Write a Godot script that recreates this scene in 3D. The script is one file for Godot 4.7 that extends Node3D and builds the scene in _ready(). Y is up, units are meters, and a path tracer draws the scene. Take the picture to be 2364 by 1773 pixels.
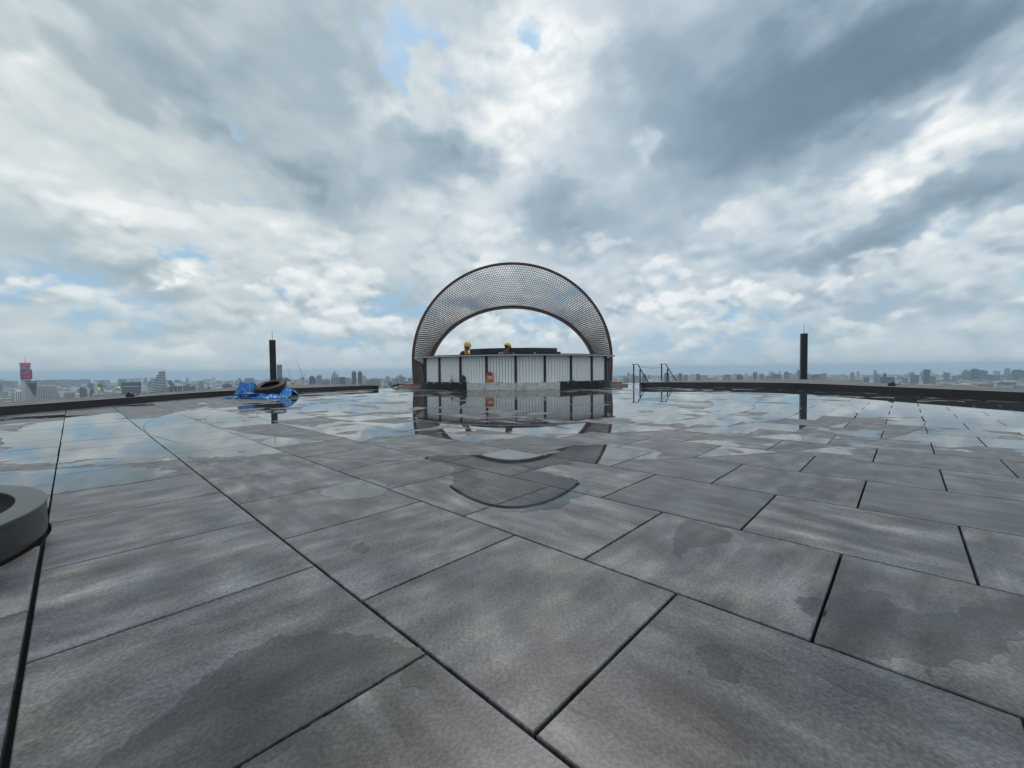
extends Node3D
# A wet rooftop terrace high over a hazy city: a white bar under a brown lattice arch, black kerbs, clouds.

const EYE := 0.615                        # height of the lens above the tiles
const DROP := -230.0                      # level of the streets far below
const PITCH := 0.607                      # spacing of the floor tiles
const SEAM0 := -0.09
const JOINT0 := -0.144
const HUB := Vector2(0.25, 8.85)          # centre of the ring cuts in the paving (x, distance)
const DIR_U := Vector2(0.7266, -0.6870)   # along the paving rows, as (x, distance)
const DIR_V := Vector2(0.6870, 0.7266)    # across the rows
const BAR_C := Vector2(0.13, 17.42)       # centre of the bar's curve
const BAR_R := 3.95

# clouds: azimuth, elevation, half width, half height in degrees, tilt, how much lighter or darker
const SKY_CLOUD := [
	[35.7, 29.6, 14.3, 7.3, 0, -0.31], [46.2, 28.8, 9.2, 4.0, 0, -0.3], [28.6, 25.0, 8.8, 5.5, 15, -0.18], [39.3, 25.4, 6.1, 3.6, 20, -0.12], [18.1, 35.0, 9.8, 6.8, 0, -0.1], [47.9, 15.8, 6.6, 2.4, 14, -0.34], [37.1, 12.2, 7.7, 2.0, 8, -0.3], [-24.3, 22.3, 6.6, 3.1, -10, -0.42], [-40.2, 30.4, 8.2, 4.0, -12, -0.26], [-34.0, 29.5, 7.0, 3.6, -10, -0.12], [-23.4, 33.9, 7.5, 6.8, 0, -0.18], [-10.6, 27.4, 5.5, 3.2, 0, -0.32], [5.5, 21.5, 5.4, 3.8, 0, -0.27], [-42.6, 9.6, 4.3, 1.6, -8, -0.3], [-48.9, 12.5, 3.3, 2.2, 0, -0.16], [-13.9, 9.9, 3.9, 2.7, 0, -0.18], [11.7, 18.4, 9.2, 2.7, 0, -0.14], [42.1, 5.9, 5.6, 1.1, 6, -0.22], [48.9, 5.8, 2.6, 1.0, 6, -0.16], [-37.4, 26.0, 5.2, 1.6, -15, -0.14], [20.9, 29.2, 6.7, 6.7, 0, -0.08], [1.9, 33.6, 7.0, 8.3, 0, 0.28], [8.7, 36.9, 5.0, 4.0, 0, 0.14], [46.4, 20.1, 5.8, 1.6, 20, 0.34], [43.3, 19.6, 3.0, 1.6, 25, 0.2], [-48.7, 25.7, 2.2, 3.7, 0, 0.15], [-48.8, 16.7, 3.0, 2.3, 0, 0.13], [-14.1, 30.1, 4.2, 3.7, 0, 0.16], [-22.7, 22.8, 17.9, 2.2, -28, 0.1], [-37.8, 10.8, 2.8, 1.2, -10, 0.25], [-23.1, 6.7, 5.4, 1.4, 0, 0.16], [18.1, 7.4, 3.7, 2.3, 0, 0.2], [17.3, 26.1, 1.9, 2.9, 0, 0.16], [28.7, 16.6, 2.9, 1.2, 0, 0.14], [38.7, 15.2, 2.9, 1.0, 10, 0.12], [33.4, 10.2, 11.6, 0.9, 0, 0.14], [46.2, 12.4, 3.4, 1.2, 10, 0.2], [4.1, 4.8, 5.1, 1.5, 0, 0.1], [-26.6, 13.6, 15.3, 2.2, -8, 0.08], [-2.7, 19.4, 3.8, 4.0, 0, 0.12], [-43.1, 15.2, 4.8, 2.6, 0, 0.08]]
const SKY_GAP := [
	[-12.8, 37.2, 3.8, 2.9, 0, 0.75], [2.3, 38.4, 3.5, 2.3, 0, 0.7], [-38.6, 12.9, 2.0, 0.5, -4, 0.8], [-34.1, 26.3, 1.0, 1.6, -30, 0.4], [19.3, 12.8, 1.8, 0.9, 0, 0.5], [25.3, 3.3, 7.8, 2.4, 4, 0.55], [-47.9, 9.3, 3.1, 1.2, 0, 0.5], [-33.4, 20.4, 2.8, 0.7, -10, 0.4], [-14.5, 9.3, 3.6, 2.4, 0, 0.45], [1.6, 7.0, 4.1, 1.9, 0, 0.45], [-46.3, 6.3, 6.4, 2.0, 0, 0.3], [-29.1, 10.7, 2.9, 0.9, 0, 0.35], [-24.2, 4.3, 6.4, 1.2, 0, 0.3], [7.3, 9.9, 2.5, 1.8, 0, 0.3]]

var rng := RandomNumberGenerator.new()
var MT := {}
var taken := {}


class MB:
	var v := PackedVector3Array()
	var n := PackedVector3Array()
	var t := PackedVector2Array()
	var c := PackedColorArray()
	var col := Color.WHITE

	func add(p: Vector3, nn: Vector3, uv := Vector2.ZERO) -> void:
		v.append(p); n.append(nn); t.append(uv); c.append(col)

	func tri(a: Vector3, b: Vector3, d: Vector3, hint := Vector3.ZERO, ua := Vector2.ZERO, ub := Vector2.ZERO, ud := Vector2.ZERO) -> void:
		var nn := (d - a).cross(b - a)
		if nn.length_squared() < 1e-18:
			return
		nn = nn.normalized()
		if hint != Vector3.ZERO and nn.dot(hint) < 0.0:
			nn = -nn
			add(a, nn, ua); add(d, nn, ud); add(b, nn, ub)
		else:
			add(a, nn, ua); add(b, nn, ub); add(d, nn, ud)

	func quad(a: Vector3, b: Vector3, d: Vector3, e: Vector3, hint := Vector3.ZERO) -> void:
		var u0 := Vector2(0, 0)
		var u1 := Vector2(1, 0)
		var u2 := Vector2(1, 1)
		var u3 := Vector2(0, 1)
		tri(a, b, d, hint, u0, u1, u2)
		tri(a, d, e, hint, u0, u2, u3)

	func box(at: Vector3, size: Vector3, turn := Basis.IDENTITY, bottom := true) -> void:
		var h := size * 0.5
		var p := []
		for i in 8:
			p.append(at + turn * Vector3(h.x if i & 1 else -h.x, h.y if i & 2 else -h.y, h.z if i & 4 else -h.z))
		quad(p[1], p[3], p[7], p[5], turn.x)
		quad(p[0], p[2], p[6], p[4], -turn.x)
		quad(p[2], p[3], p[7], p[6], turn.y)
		if bottom:
			quad(p[0], p[1], p[5], p[4], -turn.y)
		quad(p[4], p[5], p[7], p[6], turn.z)
		quad(p[0], p[1], p[3], p[2], -turn.z)

	func bevel_box(at: Vector3, size: Vector3, r: float, turn := Basis.IDENTITY) -> void:
		# a box whose twelve edges are cut
		var h := size * 0.5
		var q := []
		for i in 8:
			var s := Vector3(1 if i & 1 else -1, 1 if i & 2 else -1, 1 if i & 4 else -1)
			q.append([at + turn * (s * Vector3(h.x, h.y - r, h.z - r)), at + turn * (s * Vector3(h.x - r, h.y, h.z - r)), at + turn * (s * Vector3(h.x - r, h.y - r, h.z))])
		var faces := [[1, 3, 7, 5], [0, 2, 6, 4], [2, 3, 7, 6], [0, 1, 5, 4], [4, 5, 7, 6], [0, 1, 3, 2]]
		for f in 6:
			var k := f / 2
			var o: Array = faces[f]
			var mid: Vector3 = (q[o[0]][k] + q[o[2]][k]) * 0.5 - at
			quad(q[o[0]][k], q[o[1]][k], q[o[2]][k], q[o[3]][k], mid)
		for i in 8:
			tri(q[i][0], q[i][1], q[i][2], q[i][0] + q[i][1] + q[i][2] - at * 3.0)
			for k in 3:
				var j: int = i ^ (1 << k)
				if j > i:
					var a := (k + 1) % 3
					var b := (k + 2) % 3
					quad(q[i][a], q[j][a], q[j][b], q[i][b], (q[i][a] + q[j][b]) * 0.5 - at)

	func grid(g: Array, flip := false, wrap := false) -> void:
		# g: rows of points; smooth normals; wrap joins the last column to the first
		var rows := g.size()
		var cols: int = g[0].size()
		var nn := []
		for i in rows:
			var line := PackedVector3Array()
			for j in cols:
				var a: Vector3 = g[mini(i + 1, rows - 1)][j] - g[maxi(i - 1, 0)][j]
				var j0 := (j - 1 + cols) % cols if wrap else maxi(j - 1, 0)
				var j1 := (j + 1) % cols if wrap else mini(j + 1, cols - 1)
				var b: Vector3 = g[i][j1] - g[i][j0]
				var w := a.cross(b).normalized()
				line.append(-w if flip else w)
			nn.append(line)
		for i in rows - 1:
			for j in (cols if wrap else cols - 1):
				var k := (j + 1) % cols
				var idx := [[i, j], [i + 1, j], [i + 1, k], [i, k]]
				for s in [[0, 1, 2], [0, 2, 3]]:
					var p0: Vector3 = g[idx[s[0]][0]][idx[s[0]][1]]
					var p1: Vector3 = g[idx[s[1]][0]][idx[s[1]][1]]
					var p2: Vector3 = g[idx[s[2]][0]][idx[s[2]][1]]
					var fn := (p2 - p0).cross(p1 - p0)
					if fn.length_squared() < 1e-20:
						continue
					var order: Array = s if fn.dot(nn[idx[s[0]][0]][idx[s[0]][1]]) >= 0.0 else [s[0], s[2], s[1]]
					for q in order:
						var r: int = idx[q][0]
						var cc: int = idx[q][1]
						add(g[r][cc], nn[r][cc], Vector2(float(cc) / cols, float(r) / rows))

	func tube(path: Array, r: float, sides := 6, closed := false, r1 := -1.0) -> void:
		var rows := []
		var up := Vector3.UP
		for i in path.size():
			var d: Vector3 = (path[(i + 1) % path.size()] - path[i - 1 if i > 0 else (path.size() - 1)]) if closed else (path[mini(i + 1, path.size() - 1)] - path[maxi(i - 1, 0)])
			d = d.normalized()
			var s := d.cross(up)
			if s.length() < 0.05:
				s = d.cross(Vector3.RIGHT)
			s = s.normalized()
			var w := s.cross(d).normalized()
			var rr := r if r1 < 0.0 else lerpf(r, r1, float(i) / maxf(1.0, path.size() - 1.0))
			var line := []
			for k in sides:
				var a := TAU * k / sides
				line.append(path[i] + (s * cos(a) + w * sin(a)) * rr)
			rows.append(line)
		if closed:
			rows.append(rows[0])
		grid(rows, false, true)
		if not closed:
			for e in [0, rows.size() - 1]:
				var mid: Vector3 = path[0 if e == 0 else path.size() - 1]
				var out: Vector3 = (path[0] - path[1]) if e == 0 else (path[path.size() - 1] - path[path.size() - 2])
				for k in sides:
					tri(mid, rows[e][k], rows[e][(k + 1) % sides], out)

	func lathe(profile: Array, sides: int, at := Vector3.ZERO, turn := Basis.IDENTITY) -> void:
		# profile of (radius, height) turned about y
		var rows := []
		for p in profile:
			var line := []
			for k in sides:
				var a := TAU * k / sides
				line.append(at + turn * Vector3(p.x * cos(a), p.y, p.x * sin(a)))
			rows.append(line)
		grid(rows, true, true)

	func prism(poly: PackedVector2Array, y0: float, y1: float, cut := 0.0, uv_turn := Transform2D.IDENTITY, base := true) -> void:
		# a slab over a plan outline given as (x, distance); cut is the chamfer of its upper edge
		var outer := poly
		if Geometry2D.is_polygon_clockwise(outer):
			outer.reverse()
		var inner := outer
		if cut > 0.0:
			var o := Geometry2D.offset_polygon(outer, -cut, Geometry2D.JOIN_MITER)
			if o.size() == 1 and o[0].size() == outer.size():
				inner = o[0]
				if Geometry2D.is_polygon_clockwise(inner):
					inner.reverse()
				# line the first corners up
				var best := 0
				for i in inner.size():
					if inner[i].distance_squared_to(outer[0]) < inner[best].distance_squared_to(outer[0]):
						best = i
				var turned := PackedVector2Array()
				for i in inner.size():
					turned.append(inner[(i + best) % inner.size()])
				inner = turned
			else:
				cut = 0.0
		var idx := Geometry2D.triangulate_polygon(inner)
		for i in range(0, idx.size(), 3):
			var a := inner[idx[i]]
			var b := inner[idx[i + 1]]
			var d := inner[idx[i + 2]]
			tri(Vector3(a.x, y1, -a.y), Vector3(b.x, y1, -b.y), Vector3(d.x, y1, -d.y), Vector3.UP, uv_turn * a, uv_turn * b, uv_turn * d)
		var m := outer.size()
		for i in m:
			var a := outer[i]
			var b := outer[(i + 1) % m]
			var out := Vector3(b.y - a.y, 0, b.x - a.x)   # outline runs counter-clockwise in (x, distance)
			if cut > 0.0:
				var ia := inner[i]
				var ib := inner[(i + 1) % m]
				tri(Vector3(a.x, y1 - cut, -a.y), Vector3(b.x, y1 - cut, -b.y), Vector3(ib.x, y1, -ib.y), out + Vector3.UP * out.length(), uv_turn * a, uv_turn * b, uv_turn * ib)
				tri(Vector3(a.x, y1 - cut, -a.y), Vector3(ib.x, y1, -ib.y), Vector3(ia.x, y1, -ia.y), out + Vector3.UP * out.length(), uv_turn * a, uv_turn * ib, uv_turn * ia)
			if base:
				tri(Vector3(a.x, y0, -a.y), Vector3(b.x, y0, -b.y), Vector3(b.x, y1 - cut, -b.y), out, uv_turn * a, uv_turn * b, uv_turn * b)
				tri(Vector3(a.x, y0, -a.y), Vector3(b.x, y1 - cut, -b.y), Vector3(a.x, y1 - cut, -a.y), out, uv_turn * a, uv_turn * b, uv_turn * a)

	func arrays(colored := false) -> Array:
		var a := []
		a.resize(Mesh.ARRAY_MAX)
		a[Mesh.ARRAY_VERTEX] = v
		a[Mesh.ARRAY_NORMAL] = n
		a[Mesh.ARRAY_TEX_UV] = t
		if colored:
			a[Mesh.ARRAY_COLOR] = c
		return a

	func mesh(m: Material, into: ArrayMesh = null, colored := false) -> ArrayMesh:
		if into == null:
			into = ArrayMesh.new()
		if v.size() > 0:
			into.add_surface_from_arrays(Mesh.PRIMITIVE_TRIANGLES, arrays(colored))
			into.surface_set_material(into.get_surface_count() - 1, m)
		return into


# ---------------------------------------------------------------- naming
func numbered(called: String) -> String:
	var k: int = taken.get(called, 0)
	taken[called] = k + 1
	return called if k == 0 else "%s_%03d" % [called, k]


func tag(o: Node3D, label := "", category := "", group := "", kind := "") -> void:
	for p in [["label", label], ["category", category], ["group", group], ["kind", kind]]:
		if p[1] != "":
			o.set_meta(p[0], p[1])


func thing(called: String, label: String, category: String, at := Vector3.ZERO, group := "") -> Node3D:
	var o := Node3D.new()
	o.name = numbered(called)
	add_child(o)
	o.position = at
	tag(o, label, category, group)
	return o


func part(b: MB, called: String, m: Material, parent: Node3D, colored := false) -> MeshInstance3D:
	return put(b.mesh(m, null, colored), called, parent)


func put(mesh: Mesh, called: String, parent: Node3D) -> MeshInstance3D:
	var o := MeshInstance3D.new()
	o.mesh = mesh
	o.cast_shadow = GeometryInstance3D.SHADOW_CASTING_SETTING_ON
	if parent == self:
		o.name = numbered(called)
		add_child(o)
	else:
		o.name = called
		parent.add_child(o, true)
	return o


func hash01(a: int, b: int, s := 0) -> float:
	var h := (a * 73856093) ^ (b * 19349663) ^ (s * 83492791)
	h = (h ^ (h >> 13)) * 1274126177
	h = h & 0x7fffffff
	h = (h ^ (h >> 16)) & 0xffffff
	return float(h) / 16777216.0


# ---------------------------------------------------------------- materials
func lin(r: float, g: float, b: float) -> Color:
	return Color(r, g, b).linear_to_srgb()


func mat(called: String, r: float, g: float, b: float, rough := 0.7, metal := 0.0, spec := 0.5) -> StandardMaterial3D:
	var m := StandardMaterial3D.new()
	m.resource_name = called
	m.albedo_color = lin(r, g, b)
	m.roughness = rough
	m.metallic = metal
	m.metallic_specular = spec
	MT[called] = m
	return m


func tinted(called: String, rough := 0.8) -> StandardMaterial3D:
	var m := mat(called, 1, 1, 1, rough)
	m.vertex_color_use_as_albedo = true
	return m


func noise(s: int, freq: float, octaves := 4, kind := FastNoiseLite.TYPE_SIMPLEX_SMOOTH) -> FastNoiseLite:
	var f := FastNoiseLite.new()
	f.seed = s
	f.noise_type = kind
	f.frequency = freq
	f.fractal_octaves = octaves
	return f


func noise_texture(s: int, freq: float, colors: Array, size := 512, octaves := 5, world := 1.0) -> NoiseTexture2D:
	var t := NoiseTexture2D.new()
	t.width = size
	t.height = size
	t.seamless = true
	t.noise = noise(s, freq, octaves)
	var g := Gradient.new()
	var off := PackedFloat32Array()
	var cs := PackedColorArray()
	for p in colors:
		off.append(p[0])
		cs.append(p[1])
	g.offsets = off
	g.colors = cs
	t.color_ramp = g
	return t


# ---------------------------------------------------------------- sky
var guide_b := PackedFloat32Array()     # brightness of the cloud banks, every half degree
var guide_g := PackedFloat32Array()     # gaps of blue between them
const GW := 281
const GH := 121


func make_guide() -> void:
	guide_b.resize(GW * GH)
	guide_g.resize(GW * GH)
	for j in GH:
		for i in GW:
			var a := -70.0 + i * 0.5
			var e := -5.0 + j * 0.5
			var bright := 0.0
			for b in SKY_CLOUD:
				var t := deg_to_rad(b[4])
				var dx: float = (a - b[0]) * cos(t) + (e - b[1]) * sin(t)
				var dy: float = -(a - b[0]) * sin(t) + (e - b[1]) * cos(t)
				bright += b[5] * exp(-0.9 * (dx * dx / (b[2] * b[2]) + dy * dy / (b[3] * b[3])))
			var gap := 0.0
			for b in SKY_GAP:
				var dx: float = (a - b[0]) / b[2]
				var dy: float = (e - b[1]) / b[3]
				gap += b[5] * exp(-0.8 * (dx * dx + dy * dy))
			guide_b[j * GW + i] = bright
			guide_g[j * GW + i] = gap


func sky_color(az: float, el: float, fine: FastNoiseLite, billow: FastNoiseLite, wide: FastNoiseLite) -> Color:
	# az, el in degrees; cloud banks that shrink towards the horizon
	var low := smoothstep(26.0, 7.0, el)
	var az_s := az * cos(deg_to_rad(minf(el, 85.0)))
	var wide_p := Vector2(az_s, el * 1.35)
	var w1 := wide.get_noise_2d(wide_p.x * 0.9, wide_p.y * 0.9)
	var w2 := wide.get_noise_2d(wide_p.x * 0.9 + 300.0, wide_p.y * 0.9)
	var f1 := lerpf(fine.get_noise_2d(wide_p.x * 2.6 + 77.0, wide_p.y * 2.6), fine.get_noise_2d(az * 4.6, el * 7.0 + 40.0), low)
	var f2 := lerpf(fine.get_noise_2d(wide_p.x * 2.6, wide_p.y * 2.6 + 155.0), fine.get_noise_2d(az * 4.6 + 90.0, el * 7.0), low)
	var grow := 0.25 + el / 40.0
	var gx := clampf((az + (w2 * 2.2 + f1 * 5.5) * grow + 70.0) * 2.0, 0.0, GW - 2.01)
	var gy := clampf((el + (w1 * 1.6 + f2 * 3.8) * grow + 5.0) * 2.0, 0.0, GH - 2.01)
	var gi := int(gx)
	var gj := int(gy)
	var fx := gx - gi
	var fy := gy - gj
	var at := gj * GW + gi
	var bank := lerpf(lerpf(guide_b[at], guide_b[at + 1], fx), lerpf(guide_b[at + GW], guide_b[at + GW + 1], fx), fy)
	var gap := lerpf(lerpf(guide_g[at], guide_g[at + 1], fx), lerpf(guide_g[at + GW], guide_g[at + GW + 1], fx), fy)
	# beyond the banks written down the same weather goes on
	var far := maxf(smoothstep(48.0, 64.0, absf(az)), smoothstep(38.0, 48.0, el))
	bank *= 1.2
	var bright := 0.615 + 0.05 * low + bank * (1.0 - far) + far * (w1 * 0.5)
	gap = gap * (1.0 - far) + far * maxf(0.0, w2 * 1.4 - 0.2)
	# puffs, lit on the side of the sun that stands high ahead
	var n0: float
	var n1: float
	if low < 1.0:
		n0 = -billow.get_noise_2d(wide_p.x * 1.5, wide_p.y * 1.5)
		n1 = -billow.get_noise_2d(wide_p.x * 1.5 + 0.4, wide_p.y * 1.5 + 1.9)
	if low > 0.0:
		var m0 := -billow.get_noise_2d(az * 1.3 + 500.0, el * 2.4)
		var m1 := -billow.get_noise_2d(az * 1.3 + 500.3, el * 2.4 + 1.6)
		n0 = lerpf(n0, m0, low)
		n1 = lerpf(n1, m1, low)
	var patch := smoothstep(-0.35, 0.35, wide.get_noise_2d(az * 1.4 + 50.0, el * 2.4 + 900.0))
	var cum := clampf((0.22 + 0.50 * low) * (0.15 + 1.0 * patch) + maxf(bank, 0.0) * 1.8 - maxf(-bank, 0.0) * 1.8, 0.05, 1.0)
	var puff := clampf((n0 - n1) * 0.34, -0.14, 0.24)
	bright += (puff + n0 * 0.13) * cum + f1 * (0.10 + 0.05 * low) * (0.45 + cum) + w2 * 0.06
	# heaped clouds with firm edges lower down, thinner bluish air between them
	if low > 0.0:
		var h0 := fine.get_noise_2d(az * 1.05 + 640.0, el * 2.3) * 1.1 + n0 * 0.42 + f1 * 0.25 + bank * 1.1
		var h1 := fine.get_noise_2d(az * 1.05 + 640.0, (el + 1.2) * 2.3) * 1.1 + n1 * 0.42 + bank * 1.1
		var heap := smoothstep(0.02, 0.20, h0) * low
		bright += heap * (0.07 + clampf((h0 - h1) * 0.55, -0.13, 0.17)) - (low - heap) * 0.035
		gap += (low - heap) * 0.15
	gap = gap * (0.85 + f2 * 1.8 - n0 * 0.5) + (-n0 * 0.30 + f2 * 0.35 - 0.22) * cum - w1 * 0.35 * low
	gap = smoothstep(0.12, 0.85, gap) * 0.85
	if bright < 0.3:
		bright = 0.06 + 0.24 * exp((bright - 0.3) / 0.24)
	bright = minf(bright, 1.0)
	var c: Color
	var left := smoothstep(10.0, -45.0, az) if far < 0.5 else 0.5
	var dark := Color8(94, 116, 134).lerp(Color8(112, 133, 146), left)
	var mid := Color8(160, 180, 196).lerp(Color8(170, 187, 195), left)
	var pale := Color8(208, 219, 226).lerp(Color8(211, 220, 222), left)
	if bright < 0.40:
		c = dark.lerp(mid, smoothstep(-0.05, 0.40, bright))
	elif bright < 0.66:
		c = mid.lerp(pale, (bright - 0.40) / 0.26)
	else:
		c = pale.lerp(Color8(250, 252, 252), (bright - 0.66) / 0.34)
	var blue := Color8(148, 189, 220).lerp(Color8(172, 206, 238), clampf(el / 35.0, 0, 1))
	c = c.lerp(blue, gap)
	# the air low over the horizon
	c = c.lerp(Color8(184, 201, 209), 0.84 * exp(-maxf(el, 0.0) / 5.5))
	return c


func make_sky() -> ImageTexture:
	var w := 3072
	var h := 1536
	make_guide()
	var fine := noise(11, 0.05, 4)
	var wide := noise(5, 0.09, 3)
	var billow := noise(23, 0.05, 5)
	billow.fractal_type = FastNoiseLite.FRACTAL_RIDGED
	billow.fractal_gain = 0.55
	var im := Image.create_empty(w, h, false, Image.FORMAT_RGB8)
	im.fill(Color8(176, 196, 205))
	# a coarse pass all round, a fine one where the lens looks
	var step := 6
	for y in range(0, h / 2, step):
		var el := 90.0 - (y + step * 0.5) * 180.0 / h
		for x in range(0, w, step):
			var az := (x + step * 0.5) * 360.0 / w
			if az > 180.0:
				az -= 360.0
			if absf(az) < 56.0 and el < 45.0:
				continue
			im.fill_rect(Rect2i(x, y, step, step), sky_color(az, el, fine, billow, wide))
	var half := int(57.0 / 360.0 * w)
	for y in range(int((90.0 - 46.0) / 180.0 * h), h / 2):
		var el := 90.0 - (y + 0.5) * 180.0 / h
		for x in range(-half, half):
			im.set_pixel((x + w) % w, y, sky_color((x + 0.5) * 360.0 / w, el, fine, billow, wide))
	return ImageTexture.create_from_image(im)


func set_up() -> void:
	var cam := Camera3D.new()
	cam.name = "camera"
	cam.fov = rad_to_deg(2.0 * atan(886.5 / 960.0))
	cam.near = 0.05
	cam.far = 90000.0
	cam.position = Vector3(0, EYE, 0)
	cam.basis = Basis(Vector3.RIGHT, -0.03176) * Basis(Vector3.BACK, -0.01)
	add_child(cam)
	cam.current = true

	var env := Environment.new()
	env.background_mode = Environment.BG_SKY
	var sky := Sky.new()
	var pan := PanoramaSkyMaterial.new()
	pan.panorama = make_sky()
	sky.sky_material = pan
	env.sky = sky
	env.background_energy_multiplier = 1.0
	env.tonemap_mode = Environment.TONE_MAPPER_LINEAR
	env.tonemap_exposure = 1.0
	env.sdfgi_enabled = true
	env.ssao_enabled = true
	env.ssil_enabled = true
	env.fog_enabled = true
	env.fog_density = 0.00006
	env.fog_light_color = Color(0.78, 0.90, 1.0)
	var we := WorldEnvironment.new()
	we.name = "world_environment"
	we.environment = env
	add_child(we)

	var sun := DirectionalLight3D.new()
	sun.name = "sun"
	sun.light_energy = 0.48
	sun.light_angular_distance = 14.0
	sun.light_color = Color(1.0, 0.97, 0.92)
	sun.shadow_enabled = true
	add_child(sun)
	sun.look_at_from_position(Vector3(4, 60, -38), Vector3(0, 0, 0))


# ---------------------------------------------------------------- floor
func plan(u: float, v: float) -> Vector2:
	return DIR_U * u + DIR_V * v


func slate_images(s: int) -> Array:
	# cleft slate: colour and relief, about 1.3 m across, repeating
	var n := 1024
	var big := noise(s, 0.0042, 4)
	var streak := noise(s + 1, 0.012, 6)
	var grain := noise(s + 2, 0.11, 3)
	var warm := noise(s + 3, 0.0035, 3)
	var crack := noise(s + 4, 0.006, 4)
	crack.fractal_type = FastNoiseLite.FRACTAL_RIDGED
	var ib := big.get_seamless_image(n, n)
	var ig := grain.get_seamless_image(n, n)
	var iw := warm.get_seamless_image(n, n)
	# streaks: noise drawn out along one axis
	var is_ := streak.get_seamless_image(256, n)
	is_.resize(n, n, Image.INTERPOLATE_CUBIC)
	var ic := crack.get_seamless_image(512, n)
	ic.resize(n, n, Image.INTERPOLATE_CUBIC)
	for im in [ib, ig, iw, is_, ic]:
		im.convert(Image.FORMAT_L8)
	var db: PackedByteArray = ib.get_data()
	var dg: PackedByteArray = ig.get_data()
	var dw: PackedByteArray = iw.get_data()
	var ds: PackedByteArray = is_.get_data()
	var dc: PackedByteArray = ic.get_data()
	var col := PackedByteArray()
	var rel := PackedByteArray()
	col.resize(n * n * 3)
	rel.resize(n * n)
	var local := RandomNumberGenerator.new()
	local.seed = s
	var jitter := PackedFloat32Array()
	for i in 4099:
		jitter.append(local.randf_range(-1, 1))
	var ramp_r := PackedFloat32Array()
	for i in 256:
		ramp_r.append(i / 255.0 - 0.5)
	for i in n * n:
		var b := ramp_r[db[i]]
		var g := ramp_r[dg[i]]
		var w := ramp_r[dw[i]]
		var t := ramp_r[ds[i]]
		var c := ramp_r[dc[i]]
		var q := jitter[i % 4099]
		var crease := maxf(0.0, c - 0.36) * 3.0
		var l := 101.0 + b * 62.0 + t * 60.0 + g * 56.0 + q * 12.0 - crease * 95.0 + maxf(0.0, w - 0.2) * 70.0
		if q > 0.993 and g > 0.0:
			l += 60.0
		var k := clampf(w * 2.4, -1.0, 1.0)
		col[i * 3] = int(clampf(l + k * 3.4 - 2.5, 0, 255))
		col[i * 3 + 1] = int(clampf(l + k * 1.8 - 1.0, 0, 255))
		col[i * 3 + 2] = int(clampf(l + 4.5 - k * 5.0, 0, 255))
		rel[i] = int(clampf(128.0 + b * 70.0 + t * 110.0 + g * 46.0 + q * 7.0 - crease * 60.0, 0, 255))
	return [Image.create_from_data(n, n, false, Image.FORMAT_RGB8, col), Image.create_from_data(n, n, false, Image.FORMAT_L8, rel)]


func stone(called: String, color: Image, relief: Image, tint: float, rough: float, bump: float) -> StandardMaterial3D:
	var m := mat(called, tint, tint, tint, rough)
	m.albedo_texture = ImageTexture.create_from_image(color)
	if bump > 0.0:
		m.heightmap_enabled = true
		m.heightmap_texture = ImageTexture.create_from_image(relief)
		m.heightmap_scale = bump
	return m


func film(called: String, s: int, from: float, to: float, depth: float, rough: float) -> StandardMaterial3D:
	# rain water lying on part of a tile; its outline is noise, its colour that of soaked slate
	var m := mat(called, 1, 1, 1, rough)
	var wet := Color(0.20, 0.205, 0.215)
	var clear := wet
	clear.a = 0.0
	var full := wet
	full.a = depth
	var half_deep := wet
	half_deep.a = depth * 0.35
	m.albedo_texture = noise_texture(s, 0.005, [[0.0, clear], [from - 0.05, clear], [from, half_deep], [to, full], [1.0, full]], 1024, 6)
	m.transparency = BaseMaterial3D.TRANSPARENCY_ALPHA
	m.uv1_scale = Vector3(0.3, 0.3, 0.3)
	return m


func deck_outline() -> PackedVector2Array:
	var p := PackedVector2Array([Vector2(-7.9, -2.0)])
	p.append_array(PackedVector2Array(KERB_A))
	p.append_array(PackedVector2Array([Vector2(-5.3, 18.5), Vector2(6.4, 18.9)]))
	var q := KERB_B.duplicate()
	p.append_array(PackedVector2Array(q))
	p.append(Vector2(8.62, -2.0))
	return p

const KERB_A := [Vector2(-7.88, 4.0), Vector2(-7.9, 6.4), Vector2(-7.95, 8.0), Vector2(-8.02, 9.4), Vector2(-8.05, 10.6), Vector2(-7.95, 11.4), Vector2(-7.6, 12.2), Vector2(-7.1, 12.85), Vector2(-6.4, 13.55), Vector2(-5.7, 14.25), Vector2(-4.97, 14.9)]
const KERB_B := [Vector2(4.8, 14.3), Vector2(5.7, 14.2), Vector2(6.5, 14.02), Vector2(7.2, 13.72), Vector2(7.85, 13.25), Vector2(8.32, 12.6), Vector2(8.55, 11.8), Vector2(8.6, 11.0), Vector2(8.62, 9.4), Vector2(8.62, 8.0), Vector2(8.62, 6.9), Vector2(8.62, 4.0)]

const PLANTER_C := Vector2(-2.35, 1.13)
const PLANTER_R := 0.71


func disc(at: Vector2, r: float, sides := 64) -> PackedVector2Array:
	var p := PackedVector2Array()
	for i in sides:
		p.append(at + Vector2.from_angle(TAU * i / sides) * r)
	return p


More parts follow.
